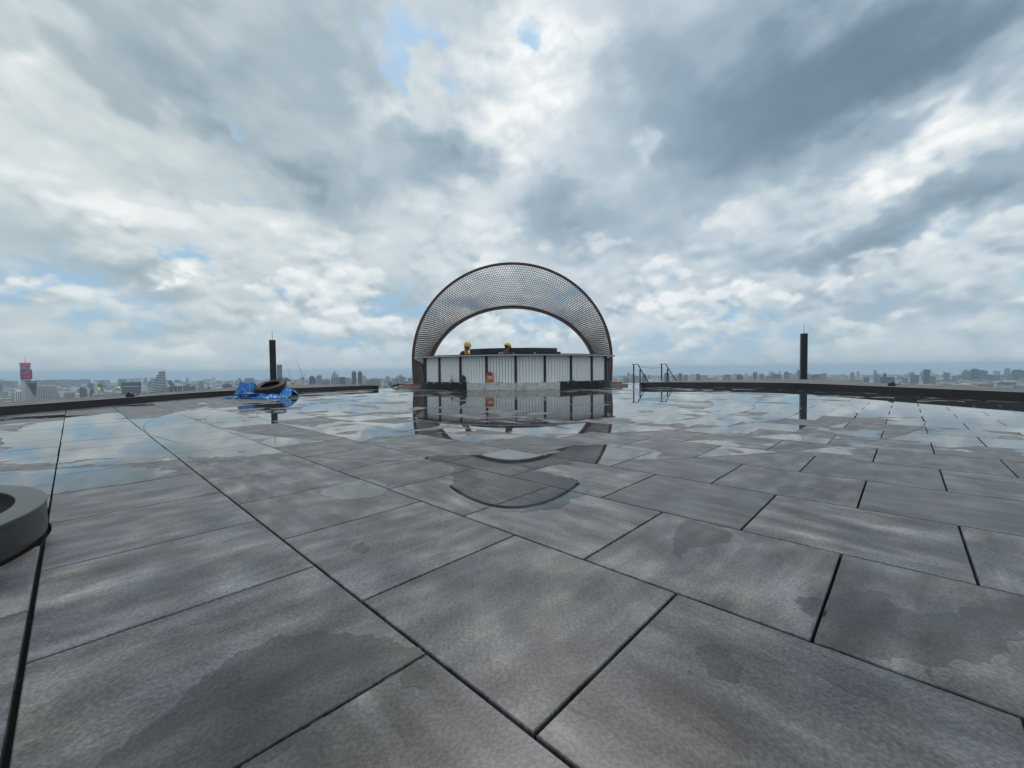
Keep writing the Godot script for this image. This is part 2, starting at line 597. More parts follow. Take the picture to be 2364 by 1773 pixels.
func wetness(p: Vector2, a: int, b: int) -> float:
	# how much rain stands on the tile at p: by where the deck sags, and by tile
	var r := p.distance_to(HUB)
	var w := 0.10
	if r < 6.1:
		w = 0.66 + 0.14 * smoothstep(5.6, 3.0, r)
	elif p.x > 3.4 and p.y > 3.1 - 0.05 * p.x:
		w = 0.74 * smoothstep(2.6, 3.6, p.y + p.x * 0.1)
	elif p.y > 8.0:
		w = 0.48
	if r > 5.35 and r < 6.1 and p.y < 5.2:
		w -= 0.30
	for s in [[-3.4, 3.6, 0.9, 0.8, 0.75], [-4.6, 4.6, 1.2, 0.8, 0.85], [-5.8, 5.6, 1.2, 1.0, 0.6], [6.2, 6.0, 2.4, 2.0, 0.5], [0.2, 2.7, 0.5, 0.25, 0.35], [-6.6, 9.8, 1.6, 1.6, -0.5], [-6.8, 7.6, 0.9, 1.0, -0.3], [-2.4, 3.3, 0.5, 0.4, 0.3], [3.4, 3.4, 0.9, 0.4, 0.3], [-0.7, 3.5, 0.8, 0.45, -0.5], [0.95, 3.75, 0.6, 0.5, -0.4]]:
		w += s[4] * exp(-pow((p.x - s[0]) / s[2], 2.0) - pow((p.y - s[1]) / s[3], 2.0))
	return w + (hash01(a, b, 5) - 0.5) * 0.8


func wobble(points: Array, amount: float, s: int, fine := 3.0) -> PackedVector2Array:
	# a closed outline through points, rounded and uneven
	var f := noise(s, 2.2, 3)
	var out := PackedVector2Array()
	var n := points.size()
	for i in n:
		for k in 12:
			var t := k / 12.0
			var p: Vector2 = points[i].cubic_interpolate(points[(i + 1) % n], points[(i - 1 + n) % n], points[(i + 2) % n], t)
			out.append(p + Vector2(f.get_noise_2d(p.x * fine, p.y * fine), f.get_noise_2d(p.x * fine + 50.0, p.y * fine)) * amount)
	return out


func build_floor() -> void:
	var i1 := slate_images(101)
	var i2 := slate_images(202)
	var dry := []
	var soaked := []
	for k in 2:
		var im: Array = i1 if k == 0 else i2
		dry.append(stone("slate", im[0], im[1], 0.55 if k == 0 else 0.62, 0.42, 0.10))
		dry.append(stone("slate_pale", im[0], im[1], 0.76 if k == 0 else 0.70, 0.46, 0.10))
		soaked.append(stone("slate_wet", im[0], im[1], 0.30, 0.02, 0.0))
	dry.append(stone("slate_dark", i2[0], i2[1], 0.46, 0.38, 0.10))
	var little := film("film_little", 61, 0.56, 0.62, 0.96, 0.03)
	var half := film("film_half", 62, 0.46, 0.52, 0.97, 0.03)
	var most := film("film_most", 63, 0.34, 0.41, 0.98, 0.03)
	var damp := [stone("slate_damp", i1[0], i1[1], 0.32, 0.38, 0.10), stone("slate_damp", i2[0], i2[1], 0.32, 0.38, 0.10)]
	for m in [little, half, most] + soaked:
		m.metallic_specular = 0.62
	mat("underlay", 0.012, 0.012, 0.013, 0.9)
	var deck := deck_outline()

	var floor_node := Node3D.new()
	floor_node.name = numbered("terrace_floor")
	add_child(floor_node)
	tag(floor_node, "wet grey slate paving of the rooftop terrace", "", "", "structure")
	var b := MB.new()
	b.prism(Geometry2D.offset_polygon(deck, 0.1)[0], -1.2, -0.03)
	part(b, "underlay", MT.underlay, floor_node)

	# every tile, cut by the rings, the planter and the kerbs
	var rings := []
	for k in 8:
		rings.append(6.07 - 0.607 * k)
	var pieces := []
	for row in range(-14, 34):
		for c in range(-34, 18):
			var u := JOINT0 + PITCH * c + (PITCH * 0.5 if row % 2 != 0 else 0.0)
			var v := SEAM0 + PITCH * row
			var mid := plan(u + PITCH * 0.5, v + PITCH * 0.5)
			if mid.x < -9.0 or mid.x > 9.5 or mid.y < -1.3 or mid.y > 19.6:
				continue
			if mid.y < 3.0 and absf(mid.x) > 2.2 + mid.y * 1.4:
				continue
			var inset := 0.0037
			var g0 := inset
			var g1 := inset
			if row == -1 and u < -0.9 and u > -2.9:
				g1 = 0.008         # an open joint, two fingers wide
			var poly := PackedVector2Array([plan(u + inset, v + g0), plan(u + PITCH - inset, v + g0), plan(u + PITCH - inset, v + PITCH - g1), plan(u + inset, v + PITCH - g1)])
			var list := [poly]
			var whole := true
			var r := mid.distance_to(HUB)
			for ring in rings:
				if absf(r - ring) < 0.44:
					var cut := []
					for q in list:
						cut.append_array(Geometry2D.intersect_polygons(q, disc(HUB, ring - 0.002, 360)))
						cut.append_array(Geometry2D.clip_polygons(q, disc(HUB, ring + 0.002, 360)))
					if cut.size() > 1:
						whole = false
					list = cut
			if mid.distance_to(PLANTER_C) < 1.2:
				var cut := []
				for q in list:
					cut.append_array(Geometry2D.clip_polygons(q, disc(PLANTER_C, PLANTER_R + 0.008, 96)))
				list = cut
				whole = false
			var edge := false
			for p in poly:
				if not Geometry2D.is_point_in_polygon(p, deck):
					edge = true
			if edge:
				var cut := []
				for q in list:
					cut.append_array(Geometry2D.intersect_polygons(q, deck))
				list = cut
				whole = false
			var piece_no := 0
			for q in list:
				if q.size() < 3 or Geometry2D.is_polygon_clockwise(q):
					if q.size() < 3:
						continue
					q.reverse()
				var area := 0.0
				var at := Vector2.ZERO
				for i in q.size():
					area += q[i].cross(q[(i + 1) % q.size()]) * 0.5
					at += q[i]
				if absf(area) < 0.0012:
					continue
				at /= q.size()
				pieces.append({"poly": q, "at": at, "row": row, "c": c * 4 + piece_no, "whole": whole, "show": absf(area) / maxf(0.2, pow(at.y, 3.0)) if at.y > 0.3 else 0.0, "u": u, "v": v})
				piece_no += 1
	pieces.sort_custom(func(x, y): return x.show > y.show)

	# rain water: whole tiles under water, films on others, and a few puddles that run over the joints
	var films := [MB.new(), MB.new(), MB.new(), MB.new(), MB.new(), MB.new(), MB.new()]
	var pools := [
		wobble([Vector2(-0.36, 2.42), Vector2(-0.26, 2.0), Vector2(-0.02, 1.79), Vector2(0.20, 1.86), Vector2(0.38, 2.10), Vector2(0.36, 2.32), Vector2(0.16, 2.50), Vector2(-0.10, 2.66), Vector2(-0.34, 2.74)], 0.05, 3),
		wobble([Vector2(-0.62, 2.98), Vector2(-0.40, 2.72), Vector2(0.05, 2.66), Vector2(0.36, 2.72), Vector2(0.30, 2.92), Vector2(-0.15, 3.02)], 0.05, 4),
		wobble([Vector2(0.42, 3.02), Vector2(0.60, 2.84), Vector2(0.95, 2.86), Vector2(1.1, 3.1), Vector2(0.8, 3.4)], 0.06, 5),
		wobble([Vector2(-3.5, 2.9), Vector2(-2.75, 3.05), Vector2(-2.2, 3.0), Vector2(-2.1, 3.3), Vector2(-2.9, 3.75), Vector2(-3.6, 4.5), Vector2(-5.2, 5.6), Vector2(-6.2, 6.0), Vector2(-5.6, 4.7), Vector2(-4.3, 3.5)], 0.14, 6),
		wobble([Vector2(-3.4, 2.55), Vector2(-2.5, 2.15), Vector2(-2.1, 2.5), Vector2(-2.55, 2.75)], 0.08, 8),
		wobble([Vector2(-1.0, 2.15), Vector2(-0.84, 2.0), Vector2(-0.66, 2.06), Vector2(-0.72, 2.3), Vector2(-0.9, 2.36)], 0.03, 9),
	]
	# marks where the stone is still damp
	var marks := [
		wobble([Vector2(-0.651, 0.632), Vector2(-0.632, 0.713), Vector2(-0.632, 0.797), Vector2(-0.619, 0.862), Vector2(-0.591, 0.911), Vector2(-0.479, 0.971), Vector2(-0.404, 0.958), Vector2(-0.329, 0.951), Vector2(-0.251, 0.922), Vector2(-0.192, 0.890), Vector2(-0.290, 0.788), Vector2(-0.369, 0.704), Vector2(-0.371, 0.688), Vector2(-0.438, 0.630)], 0.022, 20, 9.0),
		wobble([Vector2(0.813, 1.066), Vector2(0.926, 1.118), Vector2(1.004, 1.112), Vector2(0.984, 1.032), Vector2(1.053, 1.016), Vector2(1.198, 1.051), Vector2(1.344, 1.089), Vector2(1.207, 0.966), Vector2(1.022, 0.863), Vector2(0.924, 0.839), Vector2(0.843, 0.845), Vector2(0.756, 0.867), Vector2(0.678, 0.918)], 0.022, 21, 9.0),
		wobble([Vector2(0.421, 0.905), Vector2(0.456, 0.893), Vector2(0.459, 0.851), Vector2(0.441, 0.803), Vector2(0.413, 0.801), Vector2(0.389, 0.822), Vector2(0.388, 0.862)], 0.022, 22, 9.0),
		wobble([Vector2(0.765, 1.087), Vector2(0.803, 1.089), Vector2(0.788, 1.051), Vector2(0.743, 1.000), Vector2(0.733, 1.022), Vector2(0.742, 1.059)], 0.022, 23, 9.0),
		wobble([Vector2(0.586, 1.515), Vector2(0.706, 1.666), Vector2(0.775, 1.603), Vector2(0.813, 1.510), Vector2(0.725, 1.445), Vector2(0.594, 1.401), Vector2(0.539, 1.345)], 0.022, 24, 9.0),
		wobble([Vector2(-0.569, 1.458), Vector2(-0.556, 1.498), Vector2(-0.524, 1.457), Vector2(-0.504, 1.393), Vector2(-0.541, 1.412)], 0.022, 25, 9.0),
		wobble([Vector2(-0.216, 0.847), Vector2(-0.182, 0.860), Vector2(-0.154, 0.828), Vector2(-0.168, 0.791), Vector2(-0.212, 0.783), Vector2(-0.227, 0.804)], 0.022, 26, 9.0),
	]
	var rest := ArrayMesh.new()
	var heaps := {}
	var shared := {}
	var k := 0
	for e in pieces:
		var q: PackedVector2Array = e.poly
		var w := wetness(e.at, e.row, e.c)
		var kind := int(hash01(e.row, e.c, 9) * 4.99)
		var m: StandardMaterial3D = dry[kind]
		if w > 0.70:
			m = soaked[0 if kind < 2 else 1]
		# where on the slate this tile was cut from, and which way round
		var turn := int(hash01(e.row, e.c, 3) * 4.0) * PI / 2.0 + 0.815
		var cut := Transform2D(turn, Vector2(hash01(e.row, e.c, 1), hash01(e.row, e.c, 2))) * Transform2D(0.0, Vector2(0.77, 0.77), 0.0, -Vector2(e.at) * 0.77)
		if k < 300 and e.show > 0.0:
			var tb := MB.new()
			tb.prism(q, -0.02, 0.0, 0.0022, cut)
			part(tb, "tile", m, floor_node)
		else:
			if not heaps.has(m):
				heaps[m] = MB.new()
			heaps[m].prism(q, -0.02, 0.0, 0.0, cut, e.at.y < 9.0)
		k += 1
		if w <= 0.70:
			var level := 0.0005
			var f := -1
			if w > 0.60:
				f = 2
			elif w > 0.50:
				f = 1
			elif w > 0.38:
				f = 0
			if f >= 0 and e.at.y > 2.75:
				films[f].prism(q, 0.0, level, 0.0, Transform2D(0.0, Vector2(0.0, 0.0)), false)
			var y := 0.0007
			for mark in marks:
				for piece in Geometry2D.intersect_polygons(mark, q):
					films[3 + (0 if kind < 2 else 1)].prism(piece, 0.0, 0.0003, 0.0, cut, false)
			for pool in pools:
				if Geometry2D.intersect_polygons(pool, q).size() > 0:
					for piece in Geometry2D.intersect_polygons(pool, q):
						films[5 + (0 if kind < 2 else 1)].prism(piece, 0.0, y, 0.0, cut, false)
					y += 0.0003
	for m in heaps:
		heaps[m].mesh(m, rest)
	var rest_node := put(rest, "far_tiles", floor_node)
	rest_node.set_meta("kind", "stuff")
	var water := ArrayMesh.new()
	var mats := [little, half, most] + damp + soaked
	for f in 7:
		films[f].mesh(mats[f], water)
	var wn := put(water, "rain_water", self)
	tag(wn, "shallow rain water standing in puddles on the slate paving", "water", "", "stuff")


# ---------------------------------------------------------------- kerbs, ledge, planter, posts, rails
func strip(path: Array, near: float, far: float) -> PackedVector2Array:
	# a band along a path, from near to far on its left hand (path given as (x, distance))
	var a := PackedVector2Array()
	var b := PackedVector2Array()
	for i in path.size():
		var d: Vector2 = (path[mini(i + 1, path.size() - 1)] - path[maxi(i - 1, 0)]).normalized()
		var left := Vector2(-d.y, d.x)
		a.append(path[i] + left * near)
		b.append(path[i] + left * far)
	b.reverse()
	a.append_array(b)
	return a


func smooth_path(pts: Array, steps := 5) -> Array:
	var out := []
	for i in pts.size() - 1:
		for k in steps:
			out.append(pts[i].cubic_interpolate(pts[i + 1], pts[maxi(i - 1, 0)], pts[mini(i + 2, pts.size() - 1)], k / float(steps)))
	out.append(pts[pts.size() - 1])
	return out


func build_edges() -> void:
	var cap_m := mat("kerb_stone", 1, 1, 1, 0.36)
	cap_m.albedo_texture = noise_texture(43, 0.03, [[0.0, Color(0.155, 0.16, 0.165)], [0.5, Color(0.19, 0.195, 0.20)], [1.0, Color(0.235, 0.24, 0.245)]], 512, 5)
	cap_m.uv1_triplanar = true
	cap_m.uv1_world_triplanar = true
	cap_m.uv1_scale = Vector3(2.5, 2.5, 2.5)
	var kerb_m := cap_m
	var ledge_m := mat("ledge_concrete", 1, 1, 1, 0.8)
	ledge_m.albedo_texture = noise_texture(41, 0.01, [[0.0, Color(0.28, 0.29, 0.30)], [0.5, Color(0.36, 0.37, 0.38)], [1.0, Color(0.45, 0.46, 0.46)]], 512, 6)
	ledge_m.uv1_triplanar = true
	ledge_m.uv1_world_triplanar = true
	ledge_m.uv1_scale = Vector3(0.35, 0.35, 0.35)
	mat("black_metal", 0.012, 0.012, 0.014, 0.42)
	mat("steel", 0.35, 0.36, 0.37, 0.35, 1.0)

	var left := smooth_path([Vector2(-7.86, -1.5)] + KERB_A)
	var right := smooth_path(KERB_B + [Vector2(8.62, -1.5)])
	for side in 2:
		var path: Array = left if side == 0 else right
		var top := 0.14 if side == 0 else 0.165
		var lab := "long black stone kerb with a thin coping, ending by the blue tarpaulin side of the bar" if side == 0 else "long black stone kerb with a thin coping, ending by the handrails"
		var t := thing("kerb", lab, "kerb", Vector3.ZERO, "black kerbs round the terrace")
		var b := MB.new()
		b.prism(strip(path, 0.0, 0.13), -0.1, top - 0.012, 0.0)
		part(b, "kerb_wall", kerb_m, t)
		b = MB.new()
		b.prism(strip(path, -0.003, 0.133), top - 0.012, top, 0.003)
		part(b, "coping", cap_m, t)
		# the rounded end of the kerb turns back on itself
		var tip: Vector2 = path[path.size() - 1] if side == 0 else path[0]
		var d: Vector2 = (tip - path[path.size() - 3]).normalized() if side == 0 else (tip - path[2]).normalized()
		var lhs := Vector2(-d.y, d.x) if side == 0 else Vector2(d.y, -d.x)
		var hook := []
		for k in 15:
			var a := PI * k / 14.0
			hook.append(tip + lhs * (0.30 - 0.30 * cos(a)) + d * 0.30 * sin(a))
		hook.append(tip + lhs * 0.60 - d * 1.2)
		var band := strip(hook, 0.0, 0.13) if side == 0 else strip(hook, -0.13, 0.0)
		b = MB.new()
		b.prism(band, -0.1, top - 0.012, 0.0)
		part(b, "kerb_end", kerb_m, t)
		b = MB.new()
		b.prism(band, top - 0.0125, top - 0.0005, 0.003)
		part(b, "end_coping", cap_m, t)

	# ledge beyond each kerb
	for side in 2:
		var path: Array = left if side == 0 else right
		var top := 0.125 if side == 0 else 0.15
		var wide := 1.55 if side == 0 else 2.2
		var b := MB.new()
		var cutpath := path.slice(0, path.size() - 8) if side == 0 else path.slice(5)
		b.prism(strip(cutpath, 0.2, wide), -1.2, top, 0.004)
		var o := part(b, "concrete_ledge", ledge_m, self)
		tag(o, "broad grey concrete ledge beyond the %s kerb" % ["tyre side" if side == 0 else "handrail side"], "ledge", "concrete ledges round the terrace")
		# black drain channel between kerb and ledge
		b = MB.new()
		b.prism(strip(cutpath, 0.135, 0.195), -0.6, top - 0.06, 0.0)
		o = part(b, "drain_channel", MT.black_metal, self)
		tag(o, "thin black drain channel along the %s kerb" % ["tyre side" if side == 0 else "handrail side"], "drain", "drain channels behind the kerbs")
	# the corners of the roof that carry the posts
	for side in 2:
		var p: PackedVector2Array = PackedVector2Array([Vector2(-9.5, 11.6), Vector2(-5.9, 15.2), Vector2(-6.0, 17.0), Vector2(-9.2, 18.3), Vector2(-10.9, 17.6)]) if side == 0 else PackedVector2Array([Vector2(10.7, 11.8), Vector2(13.6, 17.4), Vector2(12.8, 19.0), Vector2(7.0, 17.6), Vector2(6.2, 15.9), Vector2(8.6, 15.2)])
		var b := MB.new()
		b.prism(p, -1.2, 0.11 if side == 0 else 0.12, 0.004)
		var o := part(b, "roof_corner", ledge_m, self)
		tag(o, "grey concrete roof corner under the black post %s" % ["behind the tyre" if side == 0 else "beyond the handrails"], "roof", "roof corners under the posts")

	# round planter ring close by
	var t := thing("planter_ring", "low black planter ring with a flat rim set in the paving", "planter", Vector3(PLANTER_C.x, 0, -PLANTER_C.y))
	var b := MB.new()
	b.lathe([Vector2(0.70, -0.03), Vector2(0.705, 0.006), Vector2(PLANTER_R, 0.012), Vector2(PLANTER_R, 0.118)], 96)
	b.lathe([Vector2(0.63, 0.118), Vector2(0.63, -0.12), Vector2(0.0, -0.12)], 96)
	part(b, "ring_wall", kerb_m, t)
	b = MB.new()
	b.lathe([Vector2(PLANTER_R + 0.002, 0.117), Vector2(PLANTER_R + 0.002, 0.127), Vector2(PLANTER_R - 0.001, 0.130), Vector2(0.631, 0.130), Vector2(0.628, 0.127), Vector2(0.628, 0.117)], 96)
	part(b, "rim", cap_m, t)

	# black posts with a rod on top
	for side in 2:
		var at := Vector3(-9.98, 0.11, -17.4) if side == 0 else Vector3(12.62, 0.12, -18.0)
		var h := 1.86 if side == 0 else 1.95
		t = thing("lightning_post", "tall square black post with a thin rod on top, %s" % ["behind the old tyre" if side == 0 else "beyond the handrails"], "post", at, "black posts at the roof corners")
		t.rotation.y = 0.5 if side == 0 else -0.35
		b = MB.new()
		b.bevel_box(Vector3(0, h * 0.5, 0), Vector3(0.235, h, 0.2), 0.008)
		part(b, "post", MT.black_metal, t)
		b = MB.new()
		b.bevel_box(Vector3(0, h + 0.012, 0), Vector3(0.25, 0.024, 0.215), 0.005)
		part(b, "cap", MT.black_metal, t)
		b = MB.new()
		b.tube([Vector3(0, h + 0.02, 0), Vector3(0, h + 0.2, 0), Vector3(0, h + 0.40, 0)], 0.016, 6, false, 0.010)
		part(b, "rod", MT.steel, t)
		b = MB.new()
		b.bevel_box(Vector3(0, 0.006, 0), Vector3(0.34, 0.012, 0.3), 0.003)
		part(b, "foot_plate", MT.black_metal, t)

	# small floodlights on the ledges
	for side in 2:
		var at := Vector3(-8.42, 0.125, -9.15) if side == 0 else Vector3(9.32, 0.15, -10.2)
		t = thing("ledge_light", "small black round light fitting on the %s ledge" % ["tyre side" if side == 0 else "handrail side"], "light fitting", at, "light fittings on the ledges")
		t.rotation.y = 0.7 if side == 0 else -0.6
		b = MB.new()
		b.lathe([Vector2(0.07, 0.0), Vector2(0.075, 0.02), Vector2(0.07, 0.07), Vector2(0.045, 0.1), Vector2(0.0, 0.11)], 20)
		part(b, "housing", MT.black_metal, t)
		b = MB.new()
		b.tube([Vector3(0.07, 0.02, 0), Vector3(0.13, 0.04, 0), Vector3(0.15, 0.08, 0)], 0.01, 6)
		part(b, "bracket", MT.black_metal, t)

	# two stair handrails going down behind the terrace
	for k in 2:
		var at := Vector3(5.39, 0, -18.4) if k == 0 else Vector3(6.75, 0.12, -18.75)
		t = thing("stair_handrail", "brown steel stair handrail %s" % ["nearest the arch foot" if k == 0 else "next to the end of the black kerb"], "handrail", at, "stair handrails behind the terrace")
		var H := 0.83 if k == 0 else 0.72
		b = MB.new()
		b.bevel_box(Vector3(0, H * 0.5, 0), Vector3(0.05, H, 0.05), 0.004)
		part(b, "post", MT.rust, t)
		b = MB.new()
		b.bevel_box(Vector3(0.34, (H - 0.2) * 0.5 - 0.2, -0.2), Vector3(0.05, H - 0.2 + 0.4, 0.05), 0.004)
		part(b, "post", MT.rust, t)
		b = MB.new()
		b.bevel_box(Vector3(0.055, H + 0.012, 0), Vector3(0.28, 0.024, 0.05), 0.004)
		b.tube([Vector3(0.19, H + 0.008, 0), Vector3(0.5, H * 0.5, -0.26), Vector3(0.86, -0.02, -0.52), Vector3(1.2, -0.5, -0.8)], 0.022, 8)
		part(b, "rail", MT.rust, t)
	t = thing("rope", "thin sagging rope tied between the two stair handrails", "rope", Vector3.ZERO)
	b = MB.new()
	var line := []
	for i in 13:
		var s := i / 12.0
		line.append(Vector3(5.6, 0.77, -18.45).lerp(Vector3(6.75, 0.70, -18.75), s) + Vector3.DOWN * 0.06 * sin(PI * s))
	b.tube(line, 0.007, 5)
	part(b, "cord", MT.black_metal, t)


# ---------------------------------------------------------------- bar and arch
func bar_pt(deg: float, r: float, y: float) -> Vector3:
	var a := deg_to_rad(deg)
	return Vector3(BAR_C.x + sin(a) * r, y, -(BAR_C.y - cos(a) * r))


func bar_band(d0: float, d1: float, r0: float, r1: float) -> PackedVector2Array:
	var p := PackedVector2Array()
	var n := maxi(2, int(absf(d1 - d0) / 2.0))
	for i in n + 1:
		var q := bar_pt(lerpf(d0, d1, float(i) / n), r1, 0)
		p.append(Vector2(q.x, -q.z))
	for i in n + 1:
		var q := bar_pt(lerpf(d1, d0, float(i) / n), r0, 0)
		p.append(Vector2(q.x, -q.z))
	return p


func build_bar() -> void:
	var white := mat("white_sheet", 0.87, 0.885, 0.90, 0.28)
	mat("dark_frame", 0.018, 0.021, 0.028, 0.45)
	var black := mat("black_stone", 1, 1, 1, 0.28)
	black.albedo_texture = noise_texture(51, 0.012, [[0.0, Color(0.07, 0.08, 0.09)], [0.62, Color(0.10, 0.11, 0.125)], [0.72, Color(0.26, 0.27, 0.28)], [0.76, Color(0.11, 0.12, 0.13)], [1.0, Color(0.08, 0.09, 0.10)]], 512, 6)
	black.uv1_triplanar = true
	black.uv1_world_triplanar = true
	black.uv1_scale = Vector3(0.7, 0.7, 0.7)
	var con := mat("bare_concrete", 1, 1, 1, 0.85)
	con.albedo_texture = noise_texture(52, 0.01, [[0.0, Color(0.66, 0.66, 0.65)], [0.45, Color(0.80, 0.795, 0.78)], [1.0, Color(0.88, 0.87, 0.85)]], 512, 6)
	con.uv1_triplanar = true
	con.uv1_world_triplanar = true
	con.uv1_scale = Vector3(0.8, 0.8, 0.8)
	mat("counter_under", 0.46, 0.49, 0.52, 0.6)
	mat("counter_black", 0.016, 0.017, 0.02, 0.3)
	mat("mortar", 0.62, 0.63, 0.64, 0.9)

	var t := thing("curved_bar", "curved white panelled bar counter on a concrete and black stone plinth", "bar counter")
	var b: MB
	# nine uprights, eight ribbed panels
	for i in 9:
		var d := (i - 4) * 14.0
		b = MB.new()
		b.bevel_box(bar_pt(d, BAR_R + 0.0, 0.67), Vector3(0.06 if absi(i - 4) < 4 else 0.12, 0.92, 0.11), 0.004, Basis(Vector3.UP, -deg_to_rad(d)))
		part(b, "upright", MT.dark_frame, t)
	for i in 8:
		var d0 := (i - 4) * 14.0 + 0.55
		var d1 := (i - 3) * 14.0 - 0.55
		var ribs := 9
		var rows := [[], []]
		b = MB.new()
		for r in ribs:
			# a flat rib standing proud, then a narrow groove
			var s0 := lerpf(d0, d1, (r + 0.01) / ribs)
			var s1 := lerpf(d0, d1, (r + 0.86) / ribs)
			var g0 := lerpf(d0, d1, float(r) / ribs)
			var g1 := lerpf(d0, d1, float(r + 1) / ribs)
			var prof := [[g0, -0.085], [s0, 0.0], [s1, 0.0], [lerpf(d0, d1, (r + 0.87) / ribs), -0.085], [g1, -0.085]]
			for k in 4:
				var hint := bar_pt((g0 + g1) * 0.5, 1.0, 0) - Vector3(BAR_C.x, 0, -BAR_C.y)
				b.quad(bar_pt(prof[k][0], BAR_R + prof[k][1], 0.225), bar_pt(prof[k + 1][0], BAR_R + prof[k + 1][1], 0.225), bar_pt(prof[k + 1][0], BAR_R + prof[k + 1][1], 1.10), bar_pt(prof[k][0], BAR_R + prof[k][1], 1.10), hint)
		part(b, "ribbed_panel", white, t)
	b = MB.new()
	b.prism(bar_band(-56, 56, BAR_R - 0.16, BAR_R - 0.12), 0.20, 1.10)
	part(b, "backing", white, t)
	# plinth: bare concrete in the middle, black slabs each side
	var cuts := [[-57.0, -43.0], [-43.0, -31.0], [-31.0, -23.2]]
	for c in cuts:
		b = MB.new()
		b.prism(bar_band(c[0], c[1] - 0.12, BAR_R - 0.06, BAR_R + 0.16), -0.02, 0.245 + hash01(int(c[0]), 3) * 0.006, 0.004)
		part(b, "plinth_slab", black, t)
	for c in [[20.6, 31.0], [31.0, 43.0], [43.0, 57.5]]:
		b = MB.new()
		b.prism(bar_band(c[0] + 0.12, c[1], BAR_R - 0.06, BAR_R + 0.16), -0.02, 0.245 + hash01(int(c[0]), 3) * 0.006, 0.004)
		part(b, "plinth_slab", black, t)
	for c in [[-23.0, -0.1], [0.1, 20.4]]:
		b = MB.new()
		b.prism(bar_band(c[0], c[1], BAR_R - 0.06, BAR_R + 0.17), -0.02, 0.235, 0.006)
		part(b, "concrete_plinth", con, t)
	# drips of mortar over the black slabs
	for d in [-50.0, -44.5, -43.3, -37.6, -32.6, -26.4, 24.6, 38.4, 46.0]:
		b = MB.new()
		b.bevel_box(bar_pt(d, BAR_R + 0.163, 0.215), Vector3(0.012, 0.075, 0.01), 0.003, Basis(Vector3.UP, -deg_to_rad(d)))
		part(b, "mortar_drip", MT.mortar, t)
	# faint pencilled writing on the concrete
	b = MB.new()
	mat("pencil", 0.16, 0.17, 0.18, 0.9)
	var wr := RandomNumberGenerator.new()
	wr.seed = 5
	for i in 22:
		var d := -16.6 + i * 0.42
		if i % 7 == 5:
			continue
		b.box(bar_pt(d, BAR_R + 0.1705, 0.175 + wr.randf_range(-0.012, 0.016)), Vector3(wr.randf_range(0.008, 0.024), wr.randf_range(0.005, 0.02), 0.002), Basis(Vector3.UP, -deg_to_rad(d)) * Basis(Vector3.BACK, wr.randf_range(-0.6, 0.6)))
	part(b, "pencil_marks", MT.pencil, t).set_meta("kind", "stuff")
	# counter: pale board below, black stone on top, overhanging
	b = MB.new()
	b.prism(bar_band(-62, 61, BAR_R - 0.42, BAR_R + 0.28), 1.10, 1.135, 0.004)
	part(b, "counter_board", MT.counter_under, t)
	var seg := [-61.6, -40.0, -14.0, 12.0, 38.0, 60.6]
	for i in 5:
		b = MB.new()
		b.prism(bar_band(seg[i] + 0.05, seg[i + 1] - 0.05, BAR_R - 0.44, BAR_R + 0.25), 1.138 + 0.001 * (i % 2), 1.158 + 0.001 * (i % 2), 0.003)
		part(b, "counter_top", MT.counter_black, t)
	# thin conduit beside each end upright
	for s in [-1.0, 1.0]:
		b = MB.new()
		var d: float = s * 58.4
		b.tube([bar_pt(d, BAR_R + 0.03, 0.25), bar_pt(d, BAR_R + 0.03, 0.90), bar_pt(d - s * 1.6, BAR_R + 0.03, 0.93)], 0.011, 6)
		part(b, "conduit", MT.steel, t)
		b = MB.new()
		b.prism(bar_band(-58.5 if s < 0 else 56.4, -56.4 if s < 0 else 58.5, BAR_R - 0.5, BAR_R - 0.02), 0.0, 1.10)
		part(b, "end_panel", MT.dark_frame, t)

	# raised shelf in the middle of the bar
	t = thing("raised_shelf", "black raised shelf standing inside the curved bar behind the workers", "shelf")
	b = MB.new()
	b.prism(bar_band(-40, 36, 2.15, 2.62), 1.24, 1.43, 0.006)
	part(b, "fascia", MT.counter_black, t)
	b = MB.new()
	b.prism(bar_band(-42, 39, 2.2, 2.58), 0.0, 1.235, 0.0)
	part(b, "cabinet", MT.dark_frame, t)
	b = MB.new()
	b.prism(bar_band(36.2, 40, 2.15, 2.62), 1.238, 1.30, 0.004)
	part(b, "step", MT.counter_black, t)

	build_clutter()
	build_arch()


